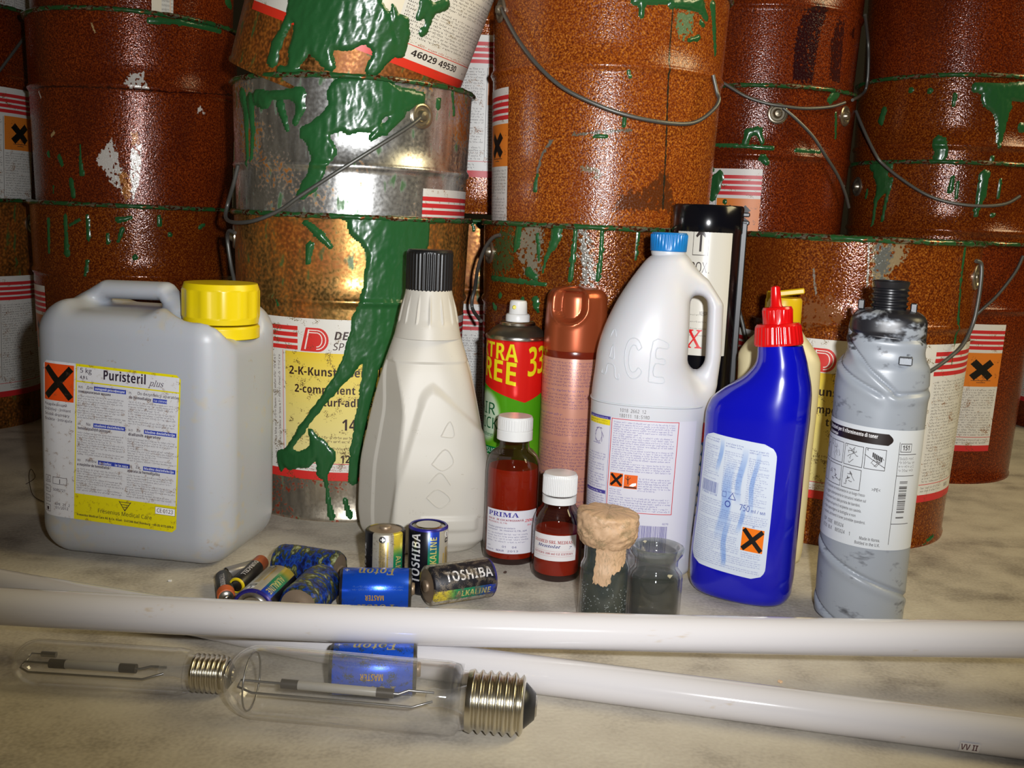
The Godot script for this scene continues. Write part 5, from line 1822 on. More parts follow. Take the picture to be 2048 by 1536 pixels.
func toner_bottle():
	var t := thing("toner_bottle", "grey plastic copier toner bottle with spiral grooves and a blackened open neck", "toner bottle", Vector3(0.3062, 0, -0.8423), -20.0)
	var K := [[0.0, 0, 0, 0.033, 0.033, 2.0], [0.003, 0, 0, 0.0362, 0.0362, 2.0], [0.05, -0.0005, 0, 0.0366, 0.0366, 2.0], [0.172, 0.0005, 0, 0.0368, 0.0368, 2.0], [0.198, 0.0004, 0, 0.0372, 0.0365, 2.15], [0.217, 0.0004, 0, 0.0362, 0.0355, 2.2], [0.2262, 0.001, 0, 0.0315, 0.032, 2.4], [0.232, 0.001, 0, 0.0304, 0.031, 2.6], [0.2548, 0.001, 0, 0.0298, 0.030, 2.8], [0.259, 0.001, 0, 0.028, 0.029, 2.8], [0.263, 0.0005, 0, 0.0235, 0.0245, 2.6], [0.2645, 0.0, 0, 0.018, 0.018, 2.2]]
	var spiral := func(a, y):
		var o := 0.0
		for g in [[0.2098, 0.0274, -1.9, 0.5], [0.199, 0.016, -2.6, 0.15], [0.0465, 0.0144, -2.6, 2.4], [-0.004, 0.0144, -2.9, 0.0], [0.1985, -0.002, 0.1, 1.8], [0.2435, 0.001, -1.5, 1.5]]:
			if a > g[2] and a < g[3]:
				var d: float = y - (g[0] - g[1] * a)
				var f: float = smoothstep(0.0, 0.25, a - g[2]) * smoothstep(0.0, 0.25, g[3] - a)
				o -= f * 0.0026 * exp(-pow(d / 0.0017, 2.0))
				o += f * 0.0009 * exp(-pow((d + 0.005) / 0.004, 2.0))
		return o
	var w := 512
	var h := 1024
	var im := blank(w, h, rgb(150, 156, 164))
	var a1 := field(w, h, 0.012, 83, 4)
	var a2 := field(w, h, 0.05, 84, 3)
	var d := im.get_data()
	for y in h:
		var hgt := (1.0 - float(y) / h) * 0.2645
		for x in w:
			var n := (a1[y * w + x] * 0.65 + a2[y * w + x] * 0.35) / 255.0
			var k := clampf((n - (0.84 - smoothstep(0.215, 0.255, hgt) * 0.55)) * 5.0, 0.0, 0.92)
			k = maxf(k, clampf((n - 0.66) * 2.2, 0, 0.5))
			var o := (y * w + x) * 4
			d[o] = int(lerpf(d[o], 22, k))
			d[o + 1] = int(lerpf(d[o + 1], 22, k))
			d[o + 2] = int(lerpf(d[o + 2], 26, k))
	im = Image.create_from_data(w, h, false, Image.FORMAT_RGBA8, d)
	var m := printed(im, 0.36)
	var mb := MB.new()
	loft(mb, K, 160, 190, spiral)
	obj("body", mb.mesh(), m, t)
	var bk := mat(rgb(28, 28, 32), 0.3)
	var nk := []
	for q in [0.0122, 0.2635, 0.0138, 0.2635]:
		nk.append(q)
	for j in 4:
		var y0 := 0.266 + j * 0.0044
		nk.append_array([0.0134, y0, 0.0147, y0 + 0.001, 0.0147, y0 + 0.0018, 0.0134, y0 + 0.0028])
	nk.append_array([0.0143, 0.2852, 0.0146, 0.287, 0.0136, 0.2878, 0.0118, 0.2878, 0.0114, 0.286, 0.0112, 0.266, 0.0, 0.266])
	obj("neck", turned(v2(nk), 48), bk, t)
	mb = MB.new()
	for q in [[-0.0215, 0.2675, 0.004], [0.019, 0.2668, 0.003]]:
		box(mb, Vector3(q[0], q[1], 0.004), Vector3(0.0026, 0.004, q[2]), 0.0008)
	obj("neck_stop", mb.mesh(), bk, t)
	obj("key_tab", boxed(Vector3(0.0165, 0.2265, 0.0285), Vector3(0.0052, 0.0034, 0.006), 0.0008), m, t)
	w = 900
	h = 620
	im = blank(w, h, rgb(204, 208, 212))
	var ink := rgb(54, 52, 54)
	im.fill_rect(Rect2i(0, 24, 590, 58), rgb(34, 24, 24))
	for j in 58:
		im.fill_rect(Rect2i(590, 24 + j, int(29 * sin(PI * j / 58.0)), 1), rgb(34, 24, 24))
	put(im, "Istruzioni per il rifornimento di toner", 150, 52, 26, Color.WHITE, "bold", 380)
	put(im, "di stampa", 150, 78, 22, Color.WHITE, "bold")
	for k in 8:
		var bx := 60 + (k % 4) * 134
		var by := 104 + (k / 4) * 120
		if k == 7:
			continue
		frame(im, bx, by, 124, 108, 3, ink)
		if k < 4:
			put(im, str(k + 1), bx + 6, by + 16, 20, ink)
		for q in 9:
			var c := Vector2(bx + rng.randi_range(30, 90), by + rng.randi_range(30, 80))
			var e := c + Vector2(rng.randi_range(-28, 28), rng.randi_range(-26, 26))
			stroke(im, [c, e, e + Vector2(rng.randi_range(-14, 14), rng.randi_range(-14, 14))], 3, rgb(90, 88, 90))
		if k == 3:
			for q in 6:
				im.fill_rect(Rect2i(bx + 44 + q * 10, by + 20 + q * 4, 8, 24), rgb(40, 38, 40))
			stroke(im, [Vector2(bx, by + 36), Vector2(bx + 122, by + 92)], 3, ink)
	put(im, ">PE<", 520, 322, 24, ink)
	for k in 6:
		im.fill_rect(Rect2i(178, 348 + k * 28, 6, 6), ink)
		put(im, ["Conservare ermeticamente in un luogo fresco", "Leggere attentamente le istruzioni relative sul", "Conservare fuori dalla portata dei bambini.", "Rompere ed aprire il recipiente con cautela.", "Non capovolgere la bottiglia e non", "versarla, altrimenti il toner potrebbe spandersi."][k], 192, 358 + k * 28, 20, ink, "sans", [300, 310, 280, 290, 260, 320][k])
	put(im, "EDP CODE 885024", 190, 540, 26, ink, "mono", 190)
	put(im, "9720 BLK  885024  1", 190, 572, 26, ink, "mono", 240)
	put(im, "Made in Korea.", 480, 580, 22, ink, "sans", 130)
	put(im, "Bottled in the U.K.", 454, 606, 22, ink, "sans", 158)
	im.fill_rect(Rect2i(660, 60, 3, 530), ink)
	frame(im, 670, 66, 80, 44, 3, ink)
	put(im, "151", 680, 102, 34, ink, "bold")
	im.fill_rect(Rect2i(660, 120, 140, 3), ink)
	small_print(im, 670, 130, 120, 90, 20, ink)
	im.fill_rect(Rect2i(660, 230, 140, 3), ink)
	for k in 40:
		if rng.randf() < 0.75:
			im.fill_rect(Rect2i(690, 260 + k * 5, 60, rng.randi_range(2, 4)), ink)
	im.fill_rect(Rect2i(660, 480, 140, 3), ink)
	obj("label", loft_label(K, deg_to_rad(-105), deg_to_rad(78), 0.0715, 0.1715, 0.0005, 0.0, 64, 12, -0.004), printed(im, 0.35), t)


# ---------------------------------------------------------------- glass
func medicine():
	var amber := pane(rgb(40, 10, 5), 0.52, 0.03)
	var liquid := mat(rgb(226, 52, 14), 0.3)
	var t := thing("medicine_bottle", "taller amber medicine bottle of red liquid with a smooth white cap", "bottle", Vector3(0.0048, 0, -0.9554), -0.3)
	obj("glass", turned(v2([0.0, 0.003, 0.014, 0.002, 0.018, 0.0, 0.0235, 0.0, 0.0258, 0.003, 0.0262, 0.007, 0.0262, 0.086, 0.0252, 0.0955, 0.0225, 0.1025, 0.0180, 0.1075, 0.0150, 0.1095, 0.0142, 0.1115, 0.0140, 0.1180]), 56), amber, t)
	obj("liquid", turned(v2([0.0, 0.0055, 0.0232, 0.0055, 0.0240, 0.0085, 0.0240, 0.0855, 0.0233, 0.0915, 0.0, 0.0915]), 56), liquid, t)
	obj("cap", ribbed(v2([0.0, 0.1178, 0.0170, 0.1178, 0.0170, 0.1262, 0.0164, 0.127, 0.0168, 0.1278, 0.0168, 0.138, 0.0158, 0.1402, 0.0, 0.1404]), 40, 0.0001, 0.128, 0.138), M.cap_white, t)
	var im := blank(560, 660, rgb(214, 212, 218))
	var ink := rgb(60, 56, 110)
	put(im, "PRIMA", 20, 106, 96, rgb(52, 46, 140), "serifb", 330)
	put(im, "SOLUȚIE CICATRIZANTĂ", 20, 162, 36, rgb(140, 30, 44), "bold", 380)
	put(im, "RIVANOL 0,1%", 20, 206, 34, rgb(150, 50, 60), "sans", 220)
	put(im, "200", 400, 178, 58, rgb(206, 40, 50), "serifb", 110, 0, 0.2)
	put(im, "ml", 436, 236, 40, rgb(206, 40, 50), "serif")
	put(im, "Produs pentru uz extern", 20, 280, 32, ink, "sans", 300)
	put(im, "Compoziție: rivanol 0,1%, apă", 20, 318, 30, ink, "sans", 420)
	for k in 4:
		small_print(im, 20, 340 + k * 40, 440, 34, 30, ink, 0.2)
	put(im, "Lot:", 20, 574, 28, ink)
	put(im, "01  04", 190, 574, 44, ink, "mono", 150)
	put(im, "Expiră:", 20, 630, 28, ink)
	put(im, "MAR 2013", 130, 634, 40, ink, "mono", 230)
	obj("label", wrapped(0.0265, 0.0265, -58, 62, 0.012, 0.054, 28, 2), printed(im, 0.4), t)

	t = thing("medicine_bottle", "shorter amber medicine bottle with a ribbed white cap beside the taped jar", "bottle", Vector3(0.0480, 0, -0.9120), -3.0)
	obj("glass", turned(v2([0.0, 0.003, 0.013, 0.002, 0.016, 0.0, 0.0205, 0.0, 0.0225, 0.003, 0.0228, 0.006, 0.0228, 0.047, 0.0218, 0.0555, 0.0190, 0.0625, 0.0158, 0.0665, 0.0148, 0.069, 0.0146, 0.0765]), 56), amber, t)
	obj("liquid", turned(v2([0.0, 0.0055, 0.0200, 0.0055, 0.0206, 0.008, 0.0206, 0.0450, 0.0, 0.0450]), 56), liquid, t)
	obj("cap", ribbed(v2([0.0, 0.0782, 0.0157, 0.0782, 0.0157, 0.0945, 0.0145, 0.0975, 0.0, 0.0982]), 56, 0.00025, 0.079, 0.0955, Transform3D(), 5), M.cap_white, t)
	obj("tamper_ring", turned(v2([0.0135, 0.0702, 0.0156, 0.0702, 0.0157, 0.0765, 0.0150, 0.0768, 0.0135, 0.0768]), 48), M.cap_white, t)
	im = blank(600, 420, rgb(214, 210, 210))
	put(im, "DIAMED SRL MEDIAȘ", 14, 140, 70, rgb(150, 40, 40), "serifb", 530)
	for q in [[60, 210, "Mentolat"], [470, 226, "7"]]:
		put(im, q[2], q[0], q[1], 66, rgb(40, 46, 110), "serifb", 0, 0, 0.45)
	im.fill_rect(Rect2i(14, 262, 560, 3), rgb(190, 90, 90))
	put(im, "EXTERN 200 ml UZ EXTERN", 20, 322, 46, rgb(150, 50, 60), "serifb", 540)
	im.fill_rect(Rect2i(14, 344, 560, 3), rgb(190, 90, 90))
	obj("label", wrapped(0.0231, 0.0231, -62, 48, 0.0205, 0.0445, 24, 2), printed(im, 0.5), t)


func jars():
	var glass := pane(rgb(84, 92, 86), 0.18, 0.05)
	var t := thing("glass_jar", "grey glass jar whose stopper is sealed with peeling brown tape", "jar", Vector3(0.0828, 0, -0.8039), -5.9, "small grey glass jars")
	var jar := v2([0.0, 0.002, 0.0185, 0.0, 0.0200, 0.002, 0.0206, 0.006, 0.0206, 0.044, 0.0200, 0.049, 0.0184, 0.0525, 0.0178, 0.055, 0.0178, 0.070, 0.0162, 0.070, 0.0162, 0.0545, 0.0182, 0.048, 0.0188, 0.043, 0.0188, 0.006, 0.0, 0.0045])
	obj("glass", turned(jar, 56, Vector2(0, 0.07)), glass, t)
	var res := blank(512, 256, rgb(40, 46, 45))
	grime(res, 0.5, rgb(30, 34, 34), 0.02, 91)
	obj("dark_liquid", turned(v2([0.0, 0.0052, 0.0182, 0.0062, 0.0185, 0.008, 0.0185, 0.0475, 0.017, 0.0515, 0.0158, 0.054, 0.0158, 0.062, 0.0, 0.062]), 48, Vector2(0, 0.06)), printed(res, 0.3), t)
	var drops := MB.new()
	for j in 150:   # beads of condensed moisture inside the wall
		var a := rng.randf_range(-1.5, 1.5)
		var y := rng.randf_range(0.004, 0.036)
		var r := rng.randf_range(0.0003, 0.0006)
		lathe(drops, v2([0.0, -r, r * 0.7, -r * 0.7, r, 0.0, r * 0.7, r * 0.7, 0.0, r]), 6, Transform3D(Basis(), Vector3(sin(a) * 0.0186, y, cos(a) * 0.0186)))
	var dr := obj("droplets", drops.mesh(), mat(rgb(150, 156, 156), 0.1), t)
	dr.set_meta("kind", "stuff")
	# tape-wrapped stopper
	var tape := blank(512, 256, rgb(188, 154, 120))
	grime(tape, 0.45, rgb(150, 128, 96), 0.015, 93)
	grime(tape, 0.28, rgb(90, 70, 46), 0.03, 95)
	var tm := printed(tape, 0.6)
	var mb := MB.new()
	var P := [Vector2(0.0170, 0.0665), Vector2(0.0200, 0.0672), Vector2(0.0236, 0.073), Vector2(0.0250, 0.0805), Vector2(0.0254, 0.0885), Vector2(0.0240, 0.0935), Vector2(0.0170, 0.0952), Vector2(0.008, 0.0955), Vector2(0.0, 0.0955)]
	surf(mb, 96, 48, func(u, v):
		var a: float = u * TAU - PI
		var s: float = v * (P.size() - 1)
		var j := mini(int(s), P.size() - 2)
		var q: Vector2 = (P[j] as Vector2).cubic_interpolate(P[j + 1], P[maxi(j - 1, 0)], P[mini(j + 2, P.size() - 1)], s - j)
		var c := Vector2(cos(a), sin(a))
		q.x *= 1.0 + 0.09 * noise.get_noise_3d(c.x * 2.2, c.y * 2.2, q.y * 120) + 0.012 * noise.get_noise_3d(c.x * 6, c.y * 6, q.y * 200)
		q.y += -0.06 * (sin(a) * q.x) * smoothstep(0.07, 0.09, q.y) + 0.0016 * noise.get_noise_3d(c.x * 2.5, c.y * 2.5, 4.0) * q.x / 0.024
		return Vector3(sin(a) * q.x, q.y, cos(a) * q.x * 0.94), true)
	obj("taped_stopper", mb.mesh(), tm, t)
	for sd in 2:
		mb = MB.new()
		surf(mb, 14, 24, func(u, v):
			var a: float = deg_to_rad(lerpf([-26.0, 8.0][sd], [14.0, 58.0][sd], u)) + 0.05 * noise.get_noise_2d(v * 9, u * 3 + sd * 7)
			var y: float = lerpf(0.072, [0.0385, 0.0555][sd] + 0.0035 * noise.get_noise_2d(u * 7, 3.0 + sd), v) - [0.0, 0.010 * (1.0 - u) * v][sd]
			var r: float = 0.0186 + 0.0026 * smoothstep(0.0565, 0.046, y) + 0.003 * smoothstep(0.066, 0.073, y) + 0.0006 * noise.get_noise_2d(u * 6, v * 9)
			return Vector3(sin(a) * r, y, cos(a) * r), false, true)
		obj("tape_end", mb.mesh(), tm, t)

	t = thing("glass_jar", "open empty grey glass jar with a wide flared mouth", "jar", Vector3(0.1250, 0, -0.8103), -8.8, "small grey glass jars")
	obj("glass", turned(v2([0.0, 0.002, 0.0195, 0.0, 0.0218, 0.002, 0.0223, 0.006, 0.0223, 0.0385, 0.0214, 0.0425, 0.0190, 0.0455, 0.0178, 0.047, 0.0178, 0.0525, 0.0186, 0.0558, 0.0214, 0.0595, 0.0224, 0.0625, 0.0217, 0.0645, 0.0200, 0.0650, 0.0175, 0.0630, 0.0158, 0.0570, 0.0156, 0.046, 0.0190, 0.0415, 0.0203, 0.037, 0.0203, 0.007, 0.018, 0.0045, 0.0, 0.0045]), 64, Vector2(0, 0.065)), pane(rgb(62, 68, 62), 0.2, 0.04), t)
	obj("lip", turned(v2([0.0182, 0.0548, 0.0212, 0.0590, 0.0224, 0.0622, 0.0222, 0.0642, 0.0206, 0.0652, 0.0184, 0.0645, 0.0172, 0.0615]), 64), pane(rgb(120, 128, 118), 0.24, 0.04), t)
	var res2 := blank(512, 256, Color(0.13, 0.14, 0.125, 0.34))
	grime(res2, 0.45, rgb(70, 74, 66), 0.02, 97)
	var dm := printed(res2, 0.6)
	dm.transparency = BaseMaterial3D.TRANSPARENCY_ALPHA
	obj("grimy_film", turned(v2([0.0, 0.0052, 0.0175, 0.0056, 0.0199, 0.0075, 0.0199, 0.037, 0.0186, 0.0412]), 48, Vector2(0, 0.042)), dm, t)


# ---------------------------------------------------------------- batteries
func facing(d: Vector3, w: Vector3, a0: float) -> Basis:   # y along d, the local direction a0 turned towards w
	var y := d.normalized()
	var z0 := (w - y * w.dot(y)).normalized()
	var x0 := y.cross(z0)
	return Basis(cos(a0) * x0 + sin(a0) * z0, y, cos(a0) * z0 - sin(a0) * x0)


func art_alkaline(worn: float) -> Image:
	var w := 512
	var h := 896
	var im := blank(w, h, rgb(20, 20, 28))
	for k in 2:
		var o := k * 448
		for x in w:
			var t := float(x) / w
			var c := rgb(206, 186, 60).lerp(rgb(20, 128, 84), smoothstep(0.15, 0.4, t)).lerp(rgb(30, 60, 170), smoothstep(0.55, 0.9, t))
			im.fill_rect(Rect2i(x, o + 208, 1, 84), c)
		im.fill_rect(Rect2i(0, o + 292, w, 156), rgb(168, 162, 148))
		im.fill_rect(Rect2i(60, o + 330, 260, 12), rgb(176, 150, 70))
		im.fill_rect(Rect2i(60, o + 352, 300, 44), rgb(150, 132, 84))
		small_print(im, 70, o + 354, 260, 40, 18, rgb(60, 54, 44))
		put(im, "TOSHIBA", 90, o + 158, 104, rgb(226, 224, 226), "bold", 388)
		put(im, "ALKALINE", 170, o + 276, 66, rgb(196, 184, 110), "bold", 290)
		put(im, "D", 388, o + 400, 66, rgb(40, 40, 44), "bold")
		for e in [[34, "+"], [450, "–"]]:
			for y in range(-26, 27):
				var hw := int(sqrt(26.0 * 26.0 - y * y))
				im.fill_rect(Rect2i(e[0] - hw + 8, o + 372 + y, hw * 2, 1), rgb(24, 24, 26) if e[1] == "+" else rgb(220, 220, 220))
			im.fill_rect(Rect2i(e[0] - 8, o + 367, 32, 10), rgb(220, 220, 220) if e[1] == "+" else rgb(24, 24, 26))
			if e[1] == "+":
				im.fill_rect(Rect2i(e[0] + 3, o + 356, 10, 32), rgb(220, 220, 220))
	im.fill_rect(Rect2i(492, 0, 20, h), rgb(44, 40, 130))
	grime(im, worn, rgb(112, 100, 84), 0.012, int(worn * 1000))
	grime(im, worn * 0.8, rgb(52, 44, 36), 0.03, int(worn * 1000) + 3)
	im.rotate_90(CLOCKWISE)
	return im


func art_blue(corroded: float) -> Image:
	var w := 512
	var h := 896
	var im := blank(w, h, rgb(24, 84, 214))
	for k in 3:
		var o := k * 299
		put(im, "Foton", 110, o + 118, 112, rgb(176, 164, 116), "serifb", 270, 0, 0.15)
		put(im, "MASTER", 190, o + 188, 54, rgb(226, 170, 40), "bold", 140)
		put(im, "+", 440, o + 112, 70, rgb(220, 220, 224), "bold")
		small_print(im, 60, o + 210, 380, 44, 20, rgb(120, 150, 210))
	im.fill_rect(Rect2i(0, 0, 22, h), rgb(60, 58, 56))
	im.fill_rect(Rect2i(490, 0, 22, h), rgb(48, 46, 50))
	grime(im, corroded, rgb(64, 70, 66), 0.012, 110 + int(corroded * 100))
	grime(im, corroded * 0.8, rgb(24, 26, 30), 0.03, 115)
	im.rotate_90(CLOCKWISE)
	return im


func art_encrusted(sd: int) -> Image:
	var w := 512
	var h := 512
	var a := field(w, h, 0.007, sd, 4)
	var b := field(w, h, 0.024, sd + 1, 4)
	var pal := ramp([[0.0, rgb(10, 16, 50)], [0.30, rgb(12, 40, 120)], [0.44, rgb(22, 70, 160)], [0.50, rgb(30, 50, 84)], [0.58, rgb(40, 46, 44)], [0.68, rgb(64, 66, 42)], [0.85, rgb(110, 116, 66)], [1.0, rgb(150, 158, 130)]])
	var px := PackedByteArray()
	px.resize(w * h * 4)
	for j in w * h:
		var v := clampi(int((a[j] - 128) * 1.1 + (b[j] - 128) * 0.9 + 124), 0, 255) * 3
		px[j * 4] = pal[v]
		px[j * 4 + 1] = pal[v + 1]
		px[j * 4 + 2] = pal[v + 2]
		px[j * 4 + 3] = 255
	return Image.create_from_data(w, h, false, Image.FORMAT_RGBA8, px)


# A cell centred on c with its positive end towards d; the side at angle a0 faces w.
func cell(label: String, c: Vector3, d: Vector3, w: Vector3, a0: float, r: float, L: float, casing: Material, ends: Material, o := {}) -> Node3D:
	var t := thing("battery", label, "battery", c, 0.0, o.get("group", "spent batteries"))
	t.basis = facing(d, w, a0)
	t.position = c - t.basis.y * L * 0.5
	var e := r * 0.07
	var lump: float = o.get("lump", 0.0)
	if lump > 0.0:
		var mb := MB.new()
		surf(mb, 64, 40, func(u, v):
			var a: float = u * TAU - PI
			var y: float = lerpf(0.0, L * 0.96, v)
			var q := minf(v, 1.0 - v) * 12.0
			var rr: float = r * (0.86 + 0.14 * sqrt(clampf(q, 0, 1)))
			rr += lump * (noise.get_noise_3d(sin(a) * 1.6, cos(a) * 1.6, y * 70) + 0.5 * noise.get_noise_3d(sin(a) * 6, cos(a) * 6, y * 300))
			return Vector3(sin(a) * rr, y, cos(a) * rr), true)
		obj("casing", mb.mesh(), casing, t)
	else:
		obj("casing", turned([Vector2(r - e * 2.2, 0.0004), Vector2(r - e, 0.0), Vector2(r, e), Vector2(r, L * 0.955 - e), Vector2(r - e, L * 0.955), Vector2(r - e * 2.4, L * 0.955)], 56, Vector2(0, L * 0.955)), casing, t)
	obj("end_plate", turned([Vector2(0, 0.0001), Vector2(r * 0.62, 0.0001), Vector2(r * 0.66, 0.0008), Vector2(r - e * 2.0, 0.0012)], 40), ends, t)
	var nub: float = r * 0.3
	obj("terminal", turned([Vector2(r - e * 2.0, L * 0.948), Vector2(nub * 1.9, L * 0.95), Vector2(nub * 1.6, L * 0.958), Vector2(nub, L * 0.962), Vector2(nub, L - 0.0006), Vector2(nub - 0.0006, L), Vector2(0, L)], 40), ends, t)
	return t


func batteries():
	var DR := 0.0171
	var DL := 0.0615
	var up := Vector3(0, 0.8, 1).normalized()
	var a1 := printed(art_alkaline(0.27), 0.28, 0.35)
	var a2 := printed(art_alkaline(0.50), 0.5, 0.2)
	var a3 := printed(art_alkaline(0.36), 0.34, 0.45)
	var f1 := printed(art_blue(0.27), 0.24, 0.5)
	var f2 := printed(art_blue(0.42), 0.32, 0.4)
	var rusty_end := mat(rgb(150, 132, 112), 0.45, 0.6)
	var g := "large spent batteries"
	var q := {"group": g}
	cell("black and silver battery standing with its terminal up, a band of rust round its top", Vector3(-0.1025, 0.0307, -0.8437), Vector3.UP, Vector3(0.0, 0, 1), deg_to_rad(31), DR, DL, a3, rusty_end, q)
	cell("shiny black battery standing upside down with a blue ring on top", Vector3(-0.0666, 0.0307, -0.8529), Vector3.DOWN, Vector3(-0.05, 0, 1), deg_to_rad(-76), DR, DL, a1, M.tin, q)
	cell("bright blue battery lying level behind the long front tube", Vector3(-0.1040, 0.0171, -0.8111), Vector3(0.9948, 0.0000, -0.1021), Vector3(0, -0.05, 1), deg_to_rad(-10), DR, DL, f1, rusty_end, q)
	cell("corroded black battery lying at a slant below the standing shiny one", Vector3(-0.0395, 0.0171, -0.8357), Vector3(-0.8740, 0.0000, 0.4859), up, deg_to_rad(-42), DR, DL, a2, rusty_end, q)
	cell("blue battery encrusted with grime, hindmost of the heap beside the jerrycan", Vector3(-0.1688, 0.0175, -0.8546), Vector3(0.9645, 0.0000, 0.2640), up, 0.0, DR, DL, printed(art_encrusted(131), 0.4, 0.2), rusty_end, {"group": g, "lump": 0.0007})
	cell("grime-crusted blue battery pointing at the tube, beside the bright blue one", Vector3(-0.1550, 0.0178, -0.7883), Vector3(-0.1521, 0.0000, 0.9884), up, 1.4, DR, DL, printed(art_encrusted(141), 0.38, 0.2), rusty_end, {"group": g, "lump": 0.0007})
	cell("black and silver battery with a blue end ring, lying between small and encrusted batteries", Vector3(-0.1892, 0.0171, -0.7827), Vector3(0.1221, 0.0000, -0.9925), Vector3(-0.25, 1, 0.4), deg_to_rad(31), DR, DL, a1, M.tin, q)
	cell("blue battery lying under the long tube behind the large bulb", Vector3(-0.0846, 0.0171, -0.6593), Vector3(0.9962, 0.0000, -0.0871), Vector3(0, 0.16, 1), deg_to_rad(-10), DR, DL, f2, rusty_end, q)
	var aa := blank(512, 768, rgb(22, 20, 22))
	for k in 2:
		put(aa, "DURACELL", 120, 190 + k * 384, 100, rgb(190, 186, 186), "bold", 300)
		small_print(aa, 190, 230 + k * 384, 260, 60, 20, rgb(170, 166, 166))
	aa.fill_rect(Rect2i(0, 0, 120, 768), rgb(186, 88, 40))
	aa.rotate_90(CLOCKWISE)
	var am := printed(aa, 0.42, 0.0)
	var sm := {"group": "small copper-topped batteries"}
	cell("small copper-topped black battery pointing straight at the tube, at the end of the heap", Vector3(-0.2339, 0.0073, -0.8226), Vector3(0.3184, 0.0000, 0.9480), Vector3(0, 1, 0.6), deg_to_rad(-75), 0.0073, 0.0505, am, M.tin, sm)
	var c2 := cell("small copper-topped battery with a yellow ring round its flat end", Vector3(-0.2184, 0.0135, -0.8442), Vector3(0.1981, 0.1080, -0.9742), Vector3(0, 1, 0.6), deg_to_rad(-75), 0.0068, 0.0505, am, M.tin, sm)
	obj("end_ring", turned(v2([0.0050, -0.0003, 0.0062, -0.0005, 0.0069, 0.0002, 0.0070, 0.0012, 0.0066, 0.0014]), 32), mat(rgb(214, 190, 30), 0.3), c2)
	cell("tiny silver-grey battery half hidden under the yellow-ringed one", Vector3(-0.2351, 0.0052, -0.8757), Vector3(0.6227, 0.0000, -0.7824), Vector3(0, 1, 0.6), 0.0, 0.0051, 0.03, mat(rgb(150, 146, 144), 0.35, 0.6), M.tin, sm)


# ---------------------------------------------------------------- lamps
func tubes():
	var im := blank(1024, 256, rgb(208, 205, 207))
	grime(im, 0.22, rgb(196, 182, 166), 0.01, 151)
	var m := printed(im, 0.1, 0.0, {"clearcoat_enabled": true, "clearcoat": 0.6, "clearcoat_roughness": 0.03})
	var paths := [
		[Vector3(-0.62, 0.0435, -0.6835), Vector3(-0.3524, 0.0405, -0.683), Vector3(-0.2, 0.0392, -0.683), Vector3(-0.0641, 0.0392, -0.683), Vector3(0.15, 0.0425, -0.6838), Vector3(0.3671, 0.0484, -0.6846), Vector3(0.57, 0.056, -0.6855)],
		[Vector3(-0.6343, 0.0131, -0.8714), Vector3(-0.4076, 0.0131, -0.7915), Vector3(-0.2443, 0.0131, -0.7445), Vector3(-0.1085, 0.0131, -0.6988), Vector3(0.0804, 0.0131, -0.6594), Vector3(0.2119, 0.0131, -0.6326), Vector3(0.3345, 0.0131, -0.6085), Vector3(0.4587, 0.0131, -0.5811)]]
	for k in 2:
		var label: String = ["white fluorescent tube lying across the front, on top of the other tube", "white fluorescent tube lying aslant on the floor, beneath the other tube"][k]
		var p: Array = paths[k]
		var t := thing("fluorescent_tube", label, "fluorescent tube", Vector3.ZERO, 0.0, "fluorescent tubes")
		obj("glass", swept(p, 0.013, 40, 8), m, t)
		for e in 2:
			var a: Vector3 = p[0] if e == 0 else p[-1]
			var b: Vector3 = p[1] if e == 0 else p[-2]
			var d := (a - b).normalized()
			var c := MB.new()
			lathe(c, v2([0.0, 0.016, 0.011, 0.016, 0.0134, 0.014, 0.0134, 0.0, 0.0130, -0.001]), 32, Transform3D(facing(d, Vector3.UP, 0), a))
			var cap := obj("end_cap", c.mesh(), M.tin, t)
			for s in [-1, 1]:
				obj("pin", swept([a + d * 0.015 + facing(d, Vector3.UP, 0).z * s * 0.0063, a + d * 0.023 + facing(d, Vector3.UP, 0).z * s * 0.0063], 0.0012, 8, 1), M.tin, cap)
		if k == 1:
			var s := blank(256, 64, rgb(208, 205, 207))
			put(s, "VV II", 10, 50, 56, rgb(90, 60, 70), "bold", 230)
			var u := facing(Vector3(0.9825, 0.0000, 0.1865), Vector3(0, -0.28, 1), 0.0)
			var at: Vector3 = Vector3(0.3002, 0.0131, -0.6145)
			var mb := MB.new()
			surf(mb, 8, 8, func(x, y):
				var an := deg_to_rad(lerpf(-26, 10, y))
				return at + u.y * lerpf(-0.006, 0.006, x) + (u.z * cos(an) - u.x * sin(an)) * 0.01315, false)
			obj("printed_mark", mb.mesh(), printed(s, 0.15), t)


